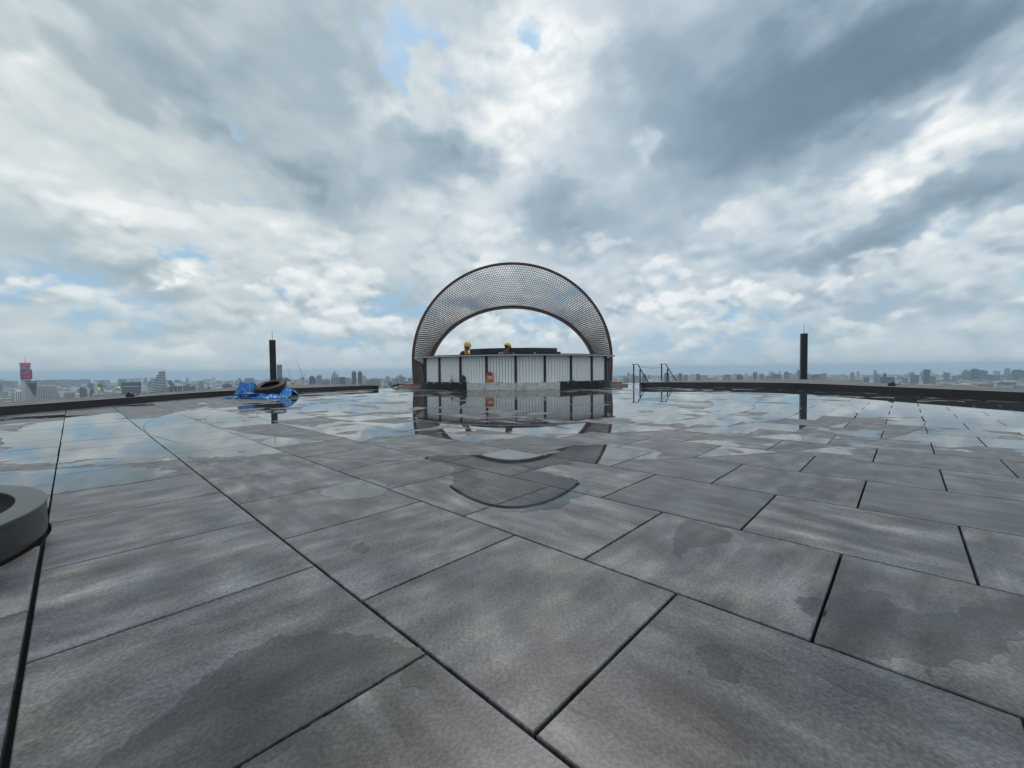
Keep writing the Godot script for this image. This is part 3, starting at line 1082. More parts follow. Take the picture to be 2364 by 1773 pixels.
func build_clutter() -> void:
	var b: MB
	var t: Node3D
	# orange jerrycan on the plinth
	var can := mat("orange_plastic", 0.62, 0.16, 0.02, 0.42)
	mat("red_plastic", 0.42, 0.03, 0.02, 0.42)
	mat("paper", 0.66, 0.66, 0.62, 0.8)
	mat("ink", 0.06, 0.06, 0.08, 0.8)
	var at := bar_pt(-12.2, BAR_R + 0.09, 0.235)
	t = thing("jerrycan", "orange plastic jerrycan with a white label standing on the concrete plinth", "jerrycan", at)
	t.rotation.y = deg_to_rad(12.0)
	t.scale = Vector3(1, 1, 1)
	b = MB.new()
	b.bevel_box(Vector3(0, 0.128, 0), Vector3(0.205, 0.256, 0.13), 0.022)
	part(b, "body", can, t)
	b = MB.new()
	var rows := []
	for p in [[0.0985, 0.258, 0.061], [0.0985, 0.300, 0.061], [0.085, 0.327, 0.05], [0.02, 0.333, 0.012]]:
		var line := []
		for k in 20:
			var a := TAU * k / 20.0
			var c := cos(a)
			var s := sin(a)
			line.append(Vector3(signf(c) * pow(absf(c), 0.45) * p[0], p[1], signf(s) * pow(absf(s), 0.45) * p[2]))
		rows.append(line)
	b.grid(rows, true, true)
	part(b, "shoulder", MT.red_plastic, t)
	b = MB.new()
	b.lathe([Vector2(0.022, 0.325), Vector2(0.022, 0.355), Vector2(0.0, 0.357)], 14, Vector3(-0.055, 0, 0))
	part(b, "cap", MT.dark_frame, t)
	b = MB.new()
	b.tube([Vector3(-0.02, 0.325, 0), Vector3(0.0, 0.353, 0), Vector3(0.05, 0.353, 0), Vector3(0.07, 0.322, 0)], 0.011, 8)
	part(b, "handle", MT.red_plastic, t)
	b = MB.new()
	b.box(Vector3(0.008, 0.172, 0.0665), Vector3(0.135, 0.085, 0.002))
	var paper := part(b, "label", MT.paper, t)
	b = MB.new()
	# the lettering on the label is smudged beyond reading: dark strokes only
	for s in [[-0.045, 0.03, 0.012], [-0.028, 0.022, 0.009], [-0.012, 0.028, 0.01], [0.006, 0.02, 0.008], [0.022, 0.026, 0.01], [0.04, 0.02, 0.008], [0.055, 0.022, 0.006]]:
		b.box(Vector3(s[0], 0.170, 0.0685), Vector3(s[2], s[1], 0.002))
	part(b, "lettering", MT.ink, paper)

	# water bottle on the black plinth
	mat("bottle_blue", 0.05, 0.09, 0.26, 0.3)
	mat("bottle_plastic", 0.55, 0.60, 0.66, 0.15)
	at = bar_pt(-32.2, BAR_R + 0.1, 0.25)
	t = thing("bottle", "small clear bottle with a blue label on the black plinth", "bottle", at)
	b = MB.new()
	b.lathe([Vector2(0.0, 0.0), Vector2(0.032, 0.002), Vector2(0.034, 0.02), Vector2(0.034, 0.15), Vector2(0.028, 0.175), Vector2(0.014, 0.195), Vector2(0.013, 0.205)], 18)
	part(b, "body", MT.bottle_plastic, t)
	b = MB.new()
	b.lathe([Vector2(0.0355, 0.03), Vector2(0.0355, 0.085)], 18)
	part(b, "label", MT.bottle_blue, t)
	b = MB.new()
	b.lathe([Vector2(0.017, 0.203), Vector2(0.017, 0.225), Vector2(0.0, 0.226)], 14)
	part(b, "cap", MT.dark_frame, t)

	# loose black slab leaning on the plinth
	at = bar_pt(-25.8, BAR_R + 0.10, 0.25)
	t = thing("loose_slab", "loose black stone slab leaning on the plinth beside the concrete", "slab", at)
	t.rotation.y = deg_to_rad(20.0)
	b = MB.new()
	b.bevel_box(Vector3(0.02, 0.115, -0.02), Vector3(0.19, 0.23, 0.02), 0.003, Basis(Vector3.BACK, -0.28) * Basis(Vector3.RIGHT, -0.3))
	part(b, "slab", MT.black_stone, t)

	# scraps on the plinth
	for s in [[-8.2, 0.075, 0.016], [-6.6, 0.04, 0.026], [12.4, 0.06, 0.02], [-50.2, 0.03, 0.03], [28.6, 0.05, 0.03]]:
		b = MB.new()
		b.bevel_box(Vector3(0, s[2] * 0.5, 0), Vector3(s[1], s[2], 0.04), 0.004, Basis(Vector3.UP, 0.3))
		var o := part(b, "offcut", MT.dark_frame, self)
		o.position = bar_pt(s[0], BAR_R + 0.08, 0.2352 if absf(s[0]) < 20.0 else 0.2512)
		tag(o, "small dark offcut of material lying on the bar plinth", "offcut", "offcuts on the bar plinth")
	# pale fixings on the counter
	for s in [[-7.6, 0.05], [-6.4, 0.045], [-1.0, 0.03], [-42.0, 0.03], [9.0, 0.04]]:
		b = MB.new()
		b.lathe([Vector2(0.0, 0.0), Vector2(0.022, 0.0), Vector2(0.025, s[1] * 0.6), Vector2(0.012, s[1]), Vector2(0.0, s[1])], 10)
		var o := part(b, "fitting", MT.mortar if s[0] > -20.0 else MT.dark_frame, self)
		o.position = bar_pt(s[0], BAR_R + 0.02, 1.1595)
		tag(o, "small %s fitting standing on the black counter top" % ["pale" if s[0] > -20.0 else "dark"], "fitting", "fittings on the counter top")

	# heap of black cable by the arch foot
	t = thing("cable_heap", "tangled heap of black cable on the floor beside the arch foot", "cable", Vector3(-4.45, 0.0, -16.9))
	b = MB.new()
	var r := RandomNumberGenerator.new()
	r.seed = 3
	for k in 7:
		var line := []
		var ph := r.randf() * TAU
		for i in 25:
			var a := ph + TAU * i / 24.0 * 1.3
			line.append(Vector3(cos(a) * r.randf_range(0.26, 0.34) + (k - 3) * 0.06, 0.02 + 0.11 * absf(sin(a * 1.7 + k)) * (1.0 - absf(k - 3) / 4.0), sin(a) * 0.2))
		b.tube(line, 0.014, 6)
	part(b, "coil", MT.black_metal, t)
	b = MB.new()
	b.tube([Vector3(-0.3, 0.012, 0.1), Vector3(-0.55, 0.012, 0.3), Vector3(-0.85, 0.012, 0.25), Vector3(-1.1, 0.012, 0.0)], 0.011, 6)
	part(b, "loose_end", MT.black_metal, t)


func arch_front(s: float) -> Vector3:
	# s runs 0..1 from one foot over the crown to the other
	var a := 3.83
	var bb := 3.69
	var cy := 1.05
	var leg := cy
	var half := PI * 3.76 * 0.5
	var total := 2.0 * (leg + half)
	var d := s * total
	var p: Vector2
	if d < leg:
		var q := 1.0 - d / leg
		p = Vector2(-a * (1.0 - 0.018 * q * q), d)
	elif d > total - leg:
		var q := 1.0 - (total - d) / leg
		p = Vector2(a * (1.0 - 0.018 * q * q), total - d)
	else:
		var ang := PI * (1.0 - (d - leg) / (2.0 * half))
		p = Vector2(a * cos(ang), cy + bb * sin(ang))
	return Vector3(0.02 + p.x, p.y, -(16.05 + 0.02 * p.y))


func arch_back(s: float) -> Vector3:
	var a := 3.5
	var bb := 2.80
	var cy := 0.58
	var leg := cy
	var half := PI * 3.16 * 0.5
	# keep the same share for the foot as in front so that the rows stay square to the rim
	var fl := 1.05 / (2.0 * (1.05 + PI * 3.76 * 0.5))
	var p: Vector2
	if s < fl:
		p = Vector2(-a, leg * s / fl)
	elif s > 1.0 - fl:
		p = Vector2(a, leg * (1.0 - s) / fl)
	else:
		var ang := PI * (1.0 - (s - fl) / (1.0 - 2.0 * fl))
		p = Vector2(a * cos(ang), cy + bb * sin(ang))
	return Vector3(0.02 + p.x, p.y, -(17.35 + 0.24 * p.y))


func arch_at(s: float, t: float) -> Vector3:
	var f := arch_front(s)
	var q := arch_back(s)
	var inward := Vector3(0.02 - f.x, 0.8 - f.y, 0)
	inward = inward.normalized() if inward.length() > 0.3 else Vector3.DOWN
	return f.lerp(q, t) + inward * 0.30 * t * (1.0 - t)


func build_arch() -> void:
	var rust := MT.rust as StandardMaterial3D
	var t := thing("lattice_arch", "tall brown metal lattice arch curving over the white bar", "arch")
	var b := MB.new()
	var path := []
	for i in 161:
		path.append(arch_front(i / 160.0))
	# front rim: a flat box section
	rim(b, path, 0.075, 0.12, 0.0)
	part(b, "front_rim", rust, t)
	b = MB.new()
	path = []
	for i in 161:
		path.append(arch_back(i / 160.0))
	rim(b, path, 0.09, 0.40, 0.0)
	part(b, "back_rim", rust, t)
	# rows of rods along the arch
	var n := 21
	for k in n:
		b = MB.new()
		var line := []
		var tt := 0.035 + 0.90 * (k + 0.5) / n
		for i in 113:
			line.append(arch_at(0.075 + 0.85 * i / 112.0, tt))
		b.tube(line, 0.0115, 4)
		part(b, "rod", rust, t)
	# the small discs and bars that join the rods: a mesh nobody counts
	b = MB.new()
	var per := 128
	for k in n + 1:
		var tt := 0.035 + 0.90 * k / n
		for i in per:
			var s := 0.08 + 0.84 * (i + 0.5 * (k % 2)) / per
			var p := arch_at(s, tt)
			var du := (arch_at(s + 0.002, tt) - p).normalized()
			var dv := (arch_at(s, tt + 0.01) - p).normalized()
			var nn := du.cross(dv).normalized()
			var size := 0.0175
			# disc in the middle of a row
			var ring := []
			for q in 4:
				var a := TAU * (q + 0.5) / 4.0
				ring.append(p + (du * cos(a) * 1.2 + dv * sin(a) * 0.8) * size * 1.25)
			for sgn in [-1.0, 1.0]:
				b.quad(ring[0] + nn * 0.006 * sgn, ring[1] + nn * 0.006 * sgn, ring[2] + nn * 0.006 * sgn, ring[3] + nn * 0.006 * sgn, nn * sgn)
			# bar through it from rod to rod
			var hw: float = 0.90 / n * 0.5
			var a0 := arch_at(s, maxf(tt - hw, 0.02))
			var a1 := arch_at(s, minf(tt + hw, 0.96))
			for sgn in [-1.0, 1.0]:
				b.quad(a0 - du * 0.002 + nn * 0.003 * sgn, a0 + du * 0.002 + nn * 0.003 * sgn, a1 + du * 0.002 + nn * 0.003 * sgn, a1 - du * 0.002 + nn * 0.003 * sgn, nn * sgn)
			# knot on the rod between two discs
			var s2 := s + 0.42 / per
			var kp := arch_at(s2, minf(tt + hw, 0.95))
			var kn := []
			for q in 4:
				var a := TAU * q / 4.0
				kn.append(kp + (du * cos(a) * 1.5 + dv * sin(a)) * 0.0135)
			for sgn in [-1.0, 1.0]:
				b.quad(kn[0] + nn * 0.012 * sgn, kn[1] + nn * 0.012 * sgn, kn[2] + nn * 0.012 * sgn, kn[3] + nn * 0.012 * sgn, nn * sgn)
	var mesh := part(b, "lattice_joints", rust, t)
	mesh.set_meta("kind", "stuff")
	# solid plates at both feet
	for side in 2:
		b = MB.new()
		var g := []
		for i in 13:
			var s := i / 12.0 * 0.082
			if side == 1:
				s = 1.0 - s
			var line := []
			for j in 13:
				line.append(arch_at(s, j / 12.0))
			g.append(line)
		b.grid(g, side == 1)
		for row in g:
			for j in row.size():
				row[j] += Vector3(-0.02 if side == 0 else 0.02, 0, 0)
		b.grid(g, side == 0)
		part(b, "foot_plate", rust, t)
	for side in 2:
		var s := -1.0 if side == 0 else 1.0
		b = MB.new()
		var p := PackedVector2Array()
		for q in [[-0.62, -0.28], [0.20, -0.28], [0.20, 1.6], [-0.62, 1.6]]:
			p.append(Vector2(0.02 + s * (3.77 - q[0]), 16.05 + q[1]))
		b.prism(p, 0.0, 0.085, 0.02)
		part(b, "base_block", MT.base_mortar, t)
		b = MB.new()
		p = PackedVector2Array()
		for q in [[-0.42, -0.2], [0.16, -0.2], [0.16, 1.5], [-0.42, 1.5]]:
			p.append(Vector2(0.02 + s * (3.77 - q[0]), 16.05 + q[1]))
		b.prism(p, 0.085, 0.15, 0.02)
		part(b, "base_plate", MT.red_oxide, t)


func rim(b: MB, path: Array, thick: float, deep: float, back: float) -> void:
	# a box section swept along the arch: thick in its plane, deep front to back
	var rows := []
	for i in path.size():
		var d: Vector3 = (path[mini(i + 1, path.size() - 1)] - path[maxi(i - 1, 0)]).normalized()
		var out := d.cross(Vector3.FORWARD).normalized()
		if out.dot(path[i] - Vector3(0.02, 0.6, path[i].z)) < 0.0:
			out = -out
		var fw := out.cross(d).normalized()
		if fw.z < 0.0:
			fw = -fw
		rows.append([path[i] - out * thick * 0.5 + fw * deep * 0.5, path[i] + out * thick * 0.5 + fw * deep * 0.5, path[i] + out * thick * 0.5 - fw * deep * 0.5, path[i] - out * thick * 0.5 - fw * deep * 0.5, out, fw])
	for i in rows.size() - 1:
		var p: Array = rows[i]
		var q: Array = rows[i + 1]
		var o: Vector3 = p[4]
		var f: Vector3 = p[5]
		for k in 4:
			var hint: Vector3 = [f, o, -f, -o][k]
			b.quad(p[k], p[(k + 1) % 4], q[(k + 1) % 4], q[k], hint)
	b.quad(rows[0][0], rows[0][1], rows[0][2], rows[0][3], path[0] - path[1])


# ---------------------------------------------------------------- the city far below
func bearing(px: float) -> float:
	# bearing in degrees of a column of the skyline, measured right of straight ahead
	return rad_to_deg(atan((px - 1182.0) / 960.0))


func city_at(px: float, km: float) -> Vector3:
	# a spot in the streets at that bearing, km of distance straight ahead
	return Vector3((px - 1182.0) / 960.0 * km * 1000.0, DROP, -km * 1000.0)


func rise(px: float, py: float, km: float) -> float:
	# how tall a building there must be for its roof to reach that line of the skyline
	var eye_line := 856.0 - 0.01 * (px - 1182.0)
	return -DROP + EYE + (eye_line - py) / 960.0 * km * 1000.0


const TONES := [[0.27, 0.27, 0.265], [0.19, 0.19, 0.185], [0.40, 0.39, 0.37], [0.20, 0.155, 0.125], [0.09, 0.095, 0.10], [0.55, 0.55, 0.54]]
const TONE_WORDS := ["grey", "dark grey", "pale", "brown", "dark glass", "white"]

# x of both sides and y of the roof on the skyline, distance in km, tone, shape (0 slab, 1 stepped, 2 round top, 3 podium)
const TOWERS := [
	[0, 4, 885, 5.0, 1, 0], [5, 20, 879, 8.0, 1, 1], [25, 38, 879, 9.0, 0, 0], [80, 108, 878, 9.5, 1, 1], [109, 138, 877, 9.0, 1, 0], [138, 161, 876, 8.5, 0, 1], [163, 171, 876, 9.0, 1, 0], [177, 204, 876, 10.0, 1, 1],
	[205, 214, 885, 6.0, 4, 0], [227, 236, 886, 5.0, 4, 1], [235, 251, 877, 11.0, 0, 0], [276, 289, 875, 8.0, 1, 0], [343, 353, 880, 5.5, 1, 0], [405, 415, 877, 9.0, 1, 0], [460, 469, 880, 6.0, 1, 1],
	[186, 197, 894, 3.6, 4, 1], [208, 216, 899, 3.4, 4, 0], [150, 168, 905, 3.6, 2, 0],
	[566, 575, 873, 8.5, 1, 0], [579, 587, 873, 8.5, 1, 0], [516, 534, 886, 4.2, 4, 1], [612, 630, 876, 9.0, 0, 1], [545, 560, 878, 9.0, 1, 0],
	[652, 668, 874.5, 3.2, 4, 3], [715, 728, 868, 4.5, 4, 1], [731, 743, 866, 6.5, 1, 1], [744, 762, 875, 5.0, 0, 1], [784, 797, 870.5, 5.2, 4, 0], [797, 810, 872, 5.5, 0, 1],
	[813, 822, 856, 4.6, 4, 2], [827, 836, 856, 4.6, 4, 2], [846, 877, 875, 5.5, 1, 1], [836, 848, 877, 6.0, 0, 0], [886, 894, 875, 4.0, 5, 0], [891, 899, 868, 6.5, 1, 2], [906, 913, 874, 4.2, 2, 0], [896, 908, 880, 4.6, 3, 1],
	[942, 954, 873, 6.0, 1, 1], [914, 922, 872, 5.0, 0, 0],
	[1407, 1416, 870, 8.0, 1, 0], [1417, 1424, 873, 6.0, 0, 1], [1438, 1452, 867.5, 5.0, 2, 1], [1449, 1454, 860, 9.5, 1, 0], [1457, 1467, 863, 4.6, 2, 1], [1466, 1474, 868, 5.5, 0, 0], [1482, 1492, 863.5, 4.8, 3, 1], [1535, 1545, 861, 5.2, 4, 0], [1551, 1564, 866.5, 5.6, 0, 0],
	[1566, 1575, 861, 5.8, 4, 2], [1579, 1587, 864, 6.0, 1, 2], [1608, 1617, 863, 5.6, 4, 1], [1618, 1632, 866, 6.2, 0, 1], [1670, 1686, 864.3, 6.4, 1, 1], [1701, 1715, 864, 4.8, 3, 1], [1718, 1727, 869, 5.5, 2, 0], [1728, 1736, 867, 6.0, 0, 1], [1739, 1747, 859, 6.6, 4, 1], [1754, 1764, 864, 6.4, 1, 0],
	[1768, 1782, 867, 6.8, 1, 1], [1782, 1802, 864.3, 7.0, 4, 3], [1811, 1820, 858, 7.2, 4, 1], [1827, 1836, 864, 6.6, 0, 0], [1841, 1846, 853, 7.0, 1, 1], [1862, 1872, 863, 6.4, 1, 1], [1876, 1888, 864, 6.4, 4, 1], [1888, 1897, 864, 6.6, 1, 0], [1898, 1907, 861, 7.0, 0, 1],
	[1964, 1972, 859, 5.6, 0, 1], [1996, 2005, 870, 5.0, 1, 0], [2019, 2028, 863, 5.6, 1, 1], [2032, 2040, 870, 5.0, 4, 0], [2040, 2046, 861.5, 5.0, 4, 0], [2049, 2063, 870, 4.6, 4, 0], [2104, 2119, 865, 5.4, 1, 1], [2128, 2134, 864, 6.0, 0, 0], [2134, 2145, 853, 5.2, 4, 0], [2147, 2158, 867, 5.4, 3, 2],
	[2181, 2190, 861, 6.2, 1, 0], [2201, 2210, 867, 6.0, 0, 0], [2226, 2239, 856, 6.6, 1, 1], [2243, 2257, 851, 6.6, 4, 1], [2260, 2276, 854, 6.6, 1, 1], [2227, 2292, 865.5, 6.8, 1, 3], [2303, 2341, 864.5, 7.2, 1, 3], [2321, 2330, 850, 8.0, 0, 1], [2342, 2364, 853.5, 6.4, 4, 1], [1950, 1957, 868, 6.5, 2, 0], [2085, 2096, 872, 5.6, 0, 1]]


func tower(px0: float, px1: float, py: float, km: float, tone: int, shape: int, k: int) -> void:
	var mid := (px0 + px1) * 0.5
	var w := (px1 - px0) / 960.0 * km * 1000.0
	var at := city_at(mid, km)
	var h := rise(mid, py, km)
	var deep := w * lerpf(0.6, 1.1, hash01(k, 3))
	var where := "beyond the kerb by the tyre" if mid < 540 else ("behind the cranes and the tyre" if mid < 960 else ("beyond the handrails" if mid < 1850 else "past the black post over the far kerb"))
	var how: String = ["plain slab", "stepped", "round topped", "podium"][shape]
	var t := thing("tower_block", "hazy distant %s %s tower block %s" % [TONE_WORDS[tone], how, where], "tower block", at, "%s %s tower blocks in the skyline %s" % [TONE_WORDS[tone], how, where])
	t.rotation.y = -deg_to_rad(bearing(mid)) + (hash01(k, 8) - 0.5) * 0.3
	var body := MB.new()
	var c: Array = TONES[tone]
	var v := 0.85 + 0.3 * hash01(k, 5)
	var m := mat("tower_wall", c[0] * v, c[1] * v, c[2] * v, 0.6)
	var top := h
	if shape == 1:
		body.box(Vector3(0, h * 0.46, 0), Vector3(w, h * 0.92, deep), Basis.IDENTITY, false)
		part(body, "block", m, t)
		body = MB.new()
		body.box(Vector3(w * (hash01(k, 4) - 0.5) * 0.3, h * 0.96, 0), Vector3(w * 0.62, h * 0.08, deep * 0.7), Basis.IDENTITY, false)
		part(body, "crown", m, t)
		top = h * 0.92
	elif shape == 2:
		body.box(Vector3(0, h * 0.45, 0), Vector3(w, h * 0.9, deep), Basis.IDENTITY, false)
		part(body, "block", m, t)
		body = MB.new()
		var rows := []
		for i in 7:
			var a := PI / 2.0 * i / 6.0
			var line := []
			for q in 16:
				var an := TAU * q / 16.0
				line.append(Vector3(cos(an) * w * 0.48 * cos(a) , h * 0.9 + h * 0.1 * sin(a), sin(an) * deep * 0.48 * cos(a)))
			rows.append(line)
		body.grid(rows, true, true)
		part(body, "dome", m, t)
		top = h * 0.9
	elif shape == 3:
		body.box(Vector3(0, h * 0.5, 0), Vector3(w, h, deep), Basis.IDENTITY, false)
		part(body, "block", m, t)
		body = MB.new()
		body.box(Vector3(w * 0.1, h + 4.0, 0), Vector3(w * 0.4, 8.0, deep * 0.4), Basis.IDENTITY, false)
		part(body, "plant_room", m, t)
	else:
		body.box(Vector3(0, h * 0.5, 0), Vector3(w, h, deep), Basis.IDENTITY, false)
		part(body, "block", m, t)
	# floors as dark window bands where they are wide enough to show
	if km < 5.3:
		var floors := MB.new()
		var y := h * 0.35
		while y < top - 8.0:
			floors.box(Vector3(0, y, deep * 0.5 + 0.2), Vector3(w * 0.92, 5.0, 0.6))
			y += 12.0
		var wm := part(floors, "window_bands", MT.far_glass, t)
		wm.set_meta("kind", "stuff")


func land(called: String, label: String, px: float, km: float, turn := 0.0) -> Node3D:
	var t := thing(called, label, "building", city_at(px, km))
	t.rotation.y = -deg_to_rad(bearing(px)) + turn
	return t


func build_city() -> void:
	mat("far_glass", 0.05, 0.065, 0.085, 0.3)
	# ground to the horizon
	var g := MB.new()
	var ring := [0.0, 1500.0, 5000.0, 9000.0, 17000.0]
	for i in 4:
		for k in 48:
			var a0 := TAU * k / 48.0
			var a1 := TAU * (k + 1) / 48.0
			var p := Vector3(cos(a0), 0, sin(a0))
			var q := Vector3(cos(a1), 0, sin(a1))
			var y := Vector3(0, DROP, 0)
			g.quad(p * ring[i] + y, p * ring[i + 1] + y, q * ring[i + 1] + y, q * ring[i] + y, Vector3.UP)
	var gm := mat("city_ground", 1, 1, 1, 0.95)
	gm.albedo_texture = noise_texture(71, 0.02, [[0.0, Color(0.30, 0.36, 0.28)], [0.45, Color(0.42, 0.45, 0.41)], [0.6, Color(0.58, 0.57, 0.55)], [1.0, Color(0.70, 0.68, 0.66)]], 1024, 6)
	gm.uv1_triplanar = true
	gm.uv1_world_triplanar = true
	gm.uv1_scale = Vector3(0.0004, 0.0004, 0.0004)
	var go := part(g, "city_ground", gm, self)
	tag(go, "flat land of the city running to the horizon", "", "", "structure")

	# low roofs: a mass nobody could count
	var r := RandomNumberGenerator.new()
	r.seed = 12
	var low := MB.new()
	for i in 12000:
		var az := deg_to_rad(r.randf_range(-56, 56))
		var d := 2300.0 * pow(7.0, pow(r.randf(), 0.9))
		var s := r.randf_range(14, 46) * (1.0 + d / 9000.0)
		var h := r.randf_range(5, 16) * (1.0 + 0.5 * float(r.randf() < 0.12))
		if r.randf() < 0.05:
			h = r.randf_range(25, 60)
		var tone := r.randf()
		if tone < 0.34:
			low.col = Color(0.50, 0.50, 0.49)
		elif tone < 0.55:
			low.col = Color(0.28, 0.28, 0.28)
		elif tone < 0.70:
			low.col = Color(0.26, 0.15, 0.11)
		elif tone < 0.84:
			low.col = Color(0.80, 0.80, 0.79)
		else:
			low.col = Color(0.09, 0.13, 0.08)
		low.box(Vector3(sin(az) * d, DROP + h * 0.5, -cos(az) * d), Vector3(s, h, s * r.randf_range(0.5, 1.6)), Basis(Vector3.UP, r.randf_range(-0.6, 0.6)), false)
	var lo := part(low, "low_roofs", tinted("low_roofs", 0.85), self, true)
	tag(lo, "mass of low houses and trees spreading through the hazy city", "houses", "", "stuff")
	# pale flat roof of a hall near the right end of the skyline
	var hb := MB.new()
	hb.box(Vector3(0, 9, 0), Vector3(300, 18, 90))
	var hall := part(hb, "market_hall", mat("hall_roof", 0.62, 0.62, 0.60, 0.6), self)
	hall.position = city_at(2340, 3.6)
	hall.rotation.y = -0.5
	tag(hall, "long pale flat roof of a hall below the far kerb", "building")

	for k in TOWERS.size():
		var q: Array = TOWERS[k]
		tower(q[0], q[1], q[2], q[3], q[4], q[5], k)
	# the denser, farther blocks between them
	for i in 80:
		var px := r.randf_range(-20, 950) if i < 45 else r.randf_range(1400, 2380)
		var km_far := r.randf_range(7.0, 13.0)
		var wide := r.randf_range(4, 11)
		var line := 856.0 - 0.01 * (px - 1182.0)
		tower(px, px + wide, line + r.randf_range(7.0, 15.0), km_far, [0, 1, 2, 5][i % 4], i % 3 % 2, 200 + i)

	# pink topped tower with a magenta banner
	var b: MB
	var t := land("banner_tower", "tall grey tower with a pink crown and a magenta banner", 60, 2.2)
	var km := 2.2
	var u := km * 1000.0 / 960.0           # metres to a step of the skyline
	var H := rise(60, 838, km)
	var m := mat("tower_concrete", 0.36, 0.36, 0.35, 0.7)
	mat("pink", 0.72, 0.05, 0.14, 0.6)
	mat("magenta", 0.30, 0.02, 0.11, 0.6)
	mat("banner_print", 0.62, 0.30, 0.42, 0.6)
	mat("pale_wall", 0.55, 0.55, 0.53, 0.7)
	b = MB.new()
	b.box(Vector3(0, H * 0.5 - 3.0, 0), Vector3(16 * u, H - 20.0, 14 * u), Basis.IDENTITY, false)
	part(b, "shaft", m, t)
	b = MB.new()
	b.box(Vector3(0, H - 6.0, 0), Vector3(17 * u, 13.0, 15 * u))
	part(b, "crown", MT.pink, t)
	b = MB.new()
	b.box(Vector3(1.0 * u, H - 60.0, 7.3 * u), Vector3(18 * u, 21.5 * u, 1.5 * u))
	var ban := part(b, "banner", MT.magenta, t)
	b = MB.new()
	# pale sweep and line of print on the banner
	for s in [[-5.0, 3.2, 4.5, 0.9], [-2.2, 4.0, 5.0, 1.1], [0.6, 4.8, 5.0, 1.1], [3.4, 6.0, 5.5, 1.0], [5.8, 7.4, 3.0, 0.8], [0.0, 2.2, 6.0, 0.8], [1.5, -4.6, 11.0, 0.8], [-1.0, -6.4, 6.0, 0.6]]:
		b.box(Vector3((1.0 + s[0]) * u, H - 60.0 + s[1] * u, 8.15 * u), Vector3(s[2] * u, s[3] * u, 0.2 * u), Basis(Vector3.BACK, 0.3 if s[1] > 0 else 0.0))
	part(b, "banner_mark", MT.banner_print, ban)
	b = MB.new()
	for s in 3:
		b.box(Vector3(0, H - 18.0 - s * 9.0, 7.1 * u), Vector3(12 * u, 4.0, 1.0))
	var wp := part(b, "upper_windows", MT.far_glass, t)
	wp.set_meta("kind", "stuff")
	b = MB.new()
	b.tube([Vector3(0, H, 0), Vector3(0, H + 14.0, 0), Vector3(0, H + 33.0, 0)], 1.6, 6, false, 0.5)
	part(b, "mast", MT.steel, t)
	b = MB.new()
	b.box(Vector3(3 * u, H * 0.34, 1.0), Vector3(22 * u, H * 0.68, 16 * u), Basis.IDENTITY, false)
	part(b, "lower_block", MT.pale_wall, t)

	# dark wedge tower and the terraced flats beside it
	t = land("wedge_tower", "grey tower with a dark wedge shaped glass face beside the banner tower", 71, 2.1)
	u = 2.1 * 1000.0 / 960.0
	H = rise(71, 882, 2.1)
	b = MB.new()
	b.box(Vector3(0, H * 0.5, 0), Vector3(18 * u, H, 12 * u), Basis.IDENTITY, false)
	part(b, "block", m, t)
	b = MB.new()
	b.tri(Vector3(-7 * u, H - 4, 6.2 * u), Vector3(9.2 * u, H - 4, 6.2 * u), Vector3(6 * u, H - 36 * u, 6.2 * u), Vector3.BACK)
	b.tri(Vector3(-7 * u, H - 4, 5.8 * u), Vector3(9.2 * u, H - 4, 5.8 * u), Vector3(6 * u, H - 36 * u, 5.8 * u), Vector3.FORWARD)
	part(b, "glass_wedge", MT.far_glass, t)
	b = MB.new()
	b.box(Vector3(0, H + 3, 0), Vector3(18.6 * u, 5, 12.6 * u))
	part(b, "roof_slab", MT.far_glass, t)
	t = land("terraced_flats", "broad pale terraced block of flats with rows of windows", 103, 2.2)
	u = 2.2 * 1000.0 / 960.0
	H = rise(103, 890, 2.2)
	var widths := [[0.0, 0.72, 46.0], [0.72, 0.86, 42.0], [0.86, 0.94, 38.0], [0.94, 1.0, 34.0]]
	for s in widths:
		b = MB.new()
		b.box(Vector3(0, H * (s[0] + s[1]) * 0.5, 0), Vector3(s[2] * u, H * (s[1] - s[0]), 18 * u), Basis.IDENTITY, false)
		part(b, "storeys", MT.pale_wall, t)
	for row in 12:
		var y := H * 0.985 - row * 4.4 * u * 0.62 - 4.0
		var wid := 34.0 if y > H * 0.94 else (38.0 if y > H * 0.86 else (42.0 if y > H * 0.72 else 46.0))
		for c in 12:
			b = MB.new()
			b.box(Vector3((c - 5.5) / 12.0 * wid * u, y, 9.05 * u), Vector3(wid / 12.0 * 0.62 * u, 1.35 * u, 0.3 * u))
			part(b, "window", MT.far_glass, t)
	t = land("round_tower", "white round apartment tower in front of the banner tower", 46, 2.6)
	u = 2.6 * 1000.0 / 960.0
	H = rise(46, 903, 2.6)
	b = MB.new()
	b.lathe([Vector2(8.5 * u, 0), Vector2(8.5 * u, H), Vector2(6 * u, H + 6), Vector2(0, H + 7)], 20)
	part(b, "drum", mat("far_white", 0.66, 0.67, 0.67, 0.7), t)
	for k in 5:
		b = MB.new()
		b.box(Vector3((k - 2) * 3.0 * u, H * 0.62, sqrt(maxf(0.1, 72.0 - pow((k - 2) * 3.0, 2))) * u), Vector3(1.0 * u, H * 0.66, 1.0 * u))
		part(b, "window_strip", MT.far_glass, t)
	t = land("low_block", "grey apartment slab beside the white round tower", 33, 2.7)
	u = 2.7 * 1000.0 / 960.0
	H = rise(33, 906, 2.7)
	b = MB.new()
	b.box(Vector3(0, H * 0.5, 0), Vector3(11 * u, H, 10 * u), Basis.IDENTITY, false)
	part(b, "block", m, t)

	# golden domes
	mat("gold", 0.62, 0.42, 0.06, 0.3, 0.7)
	mat("violet_wall", 0.20, 0.17, 0.30, 0.7)
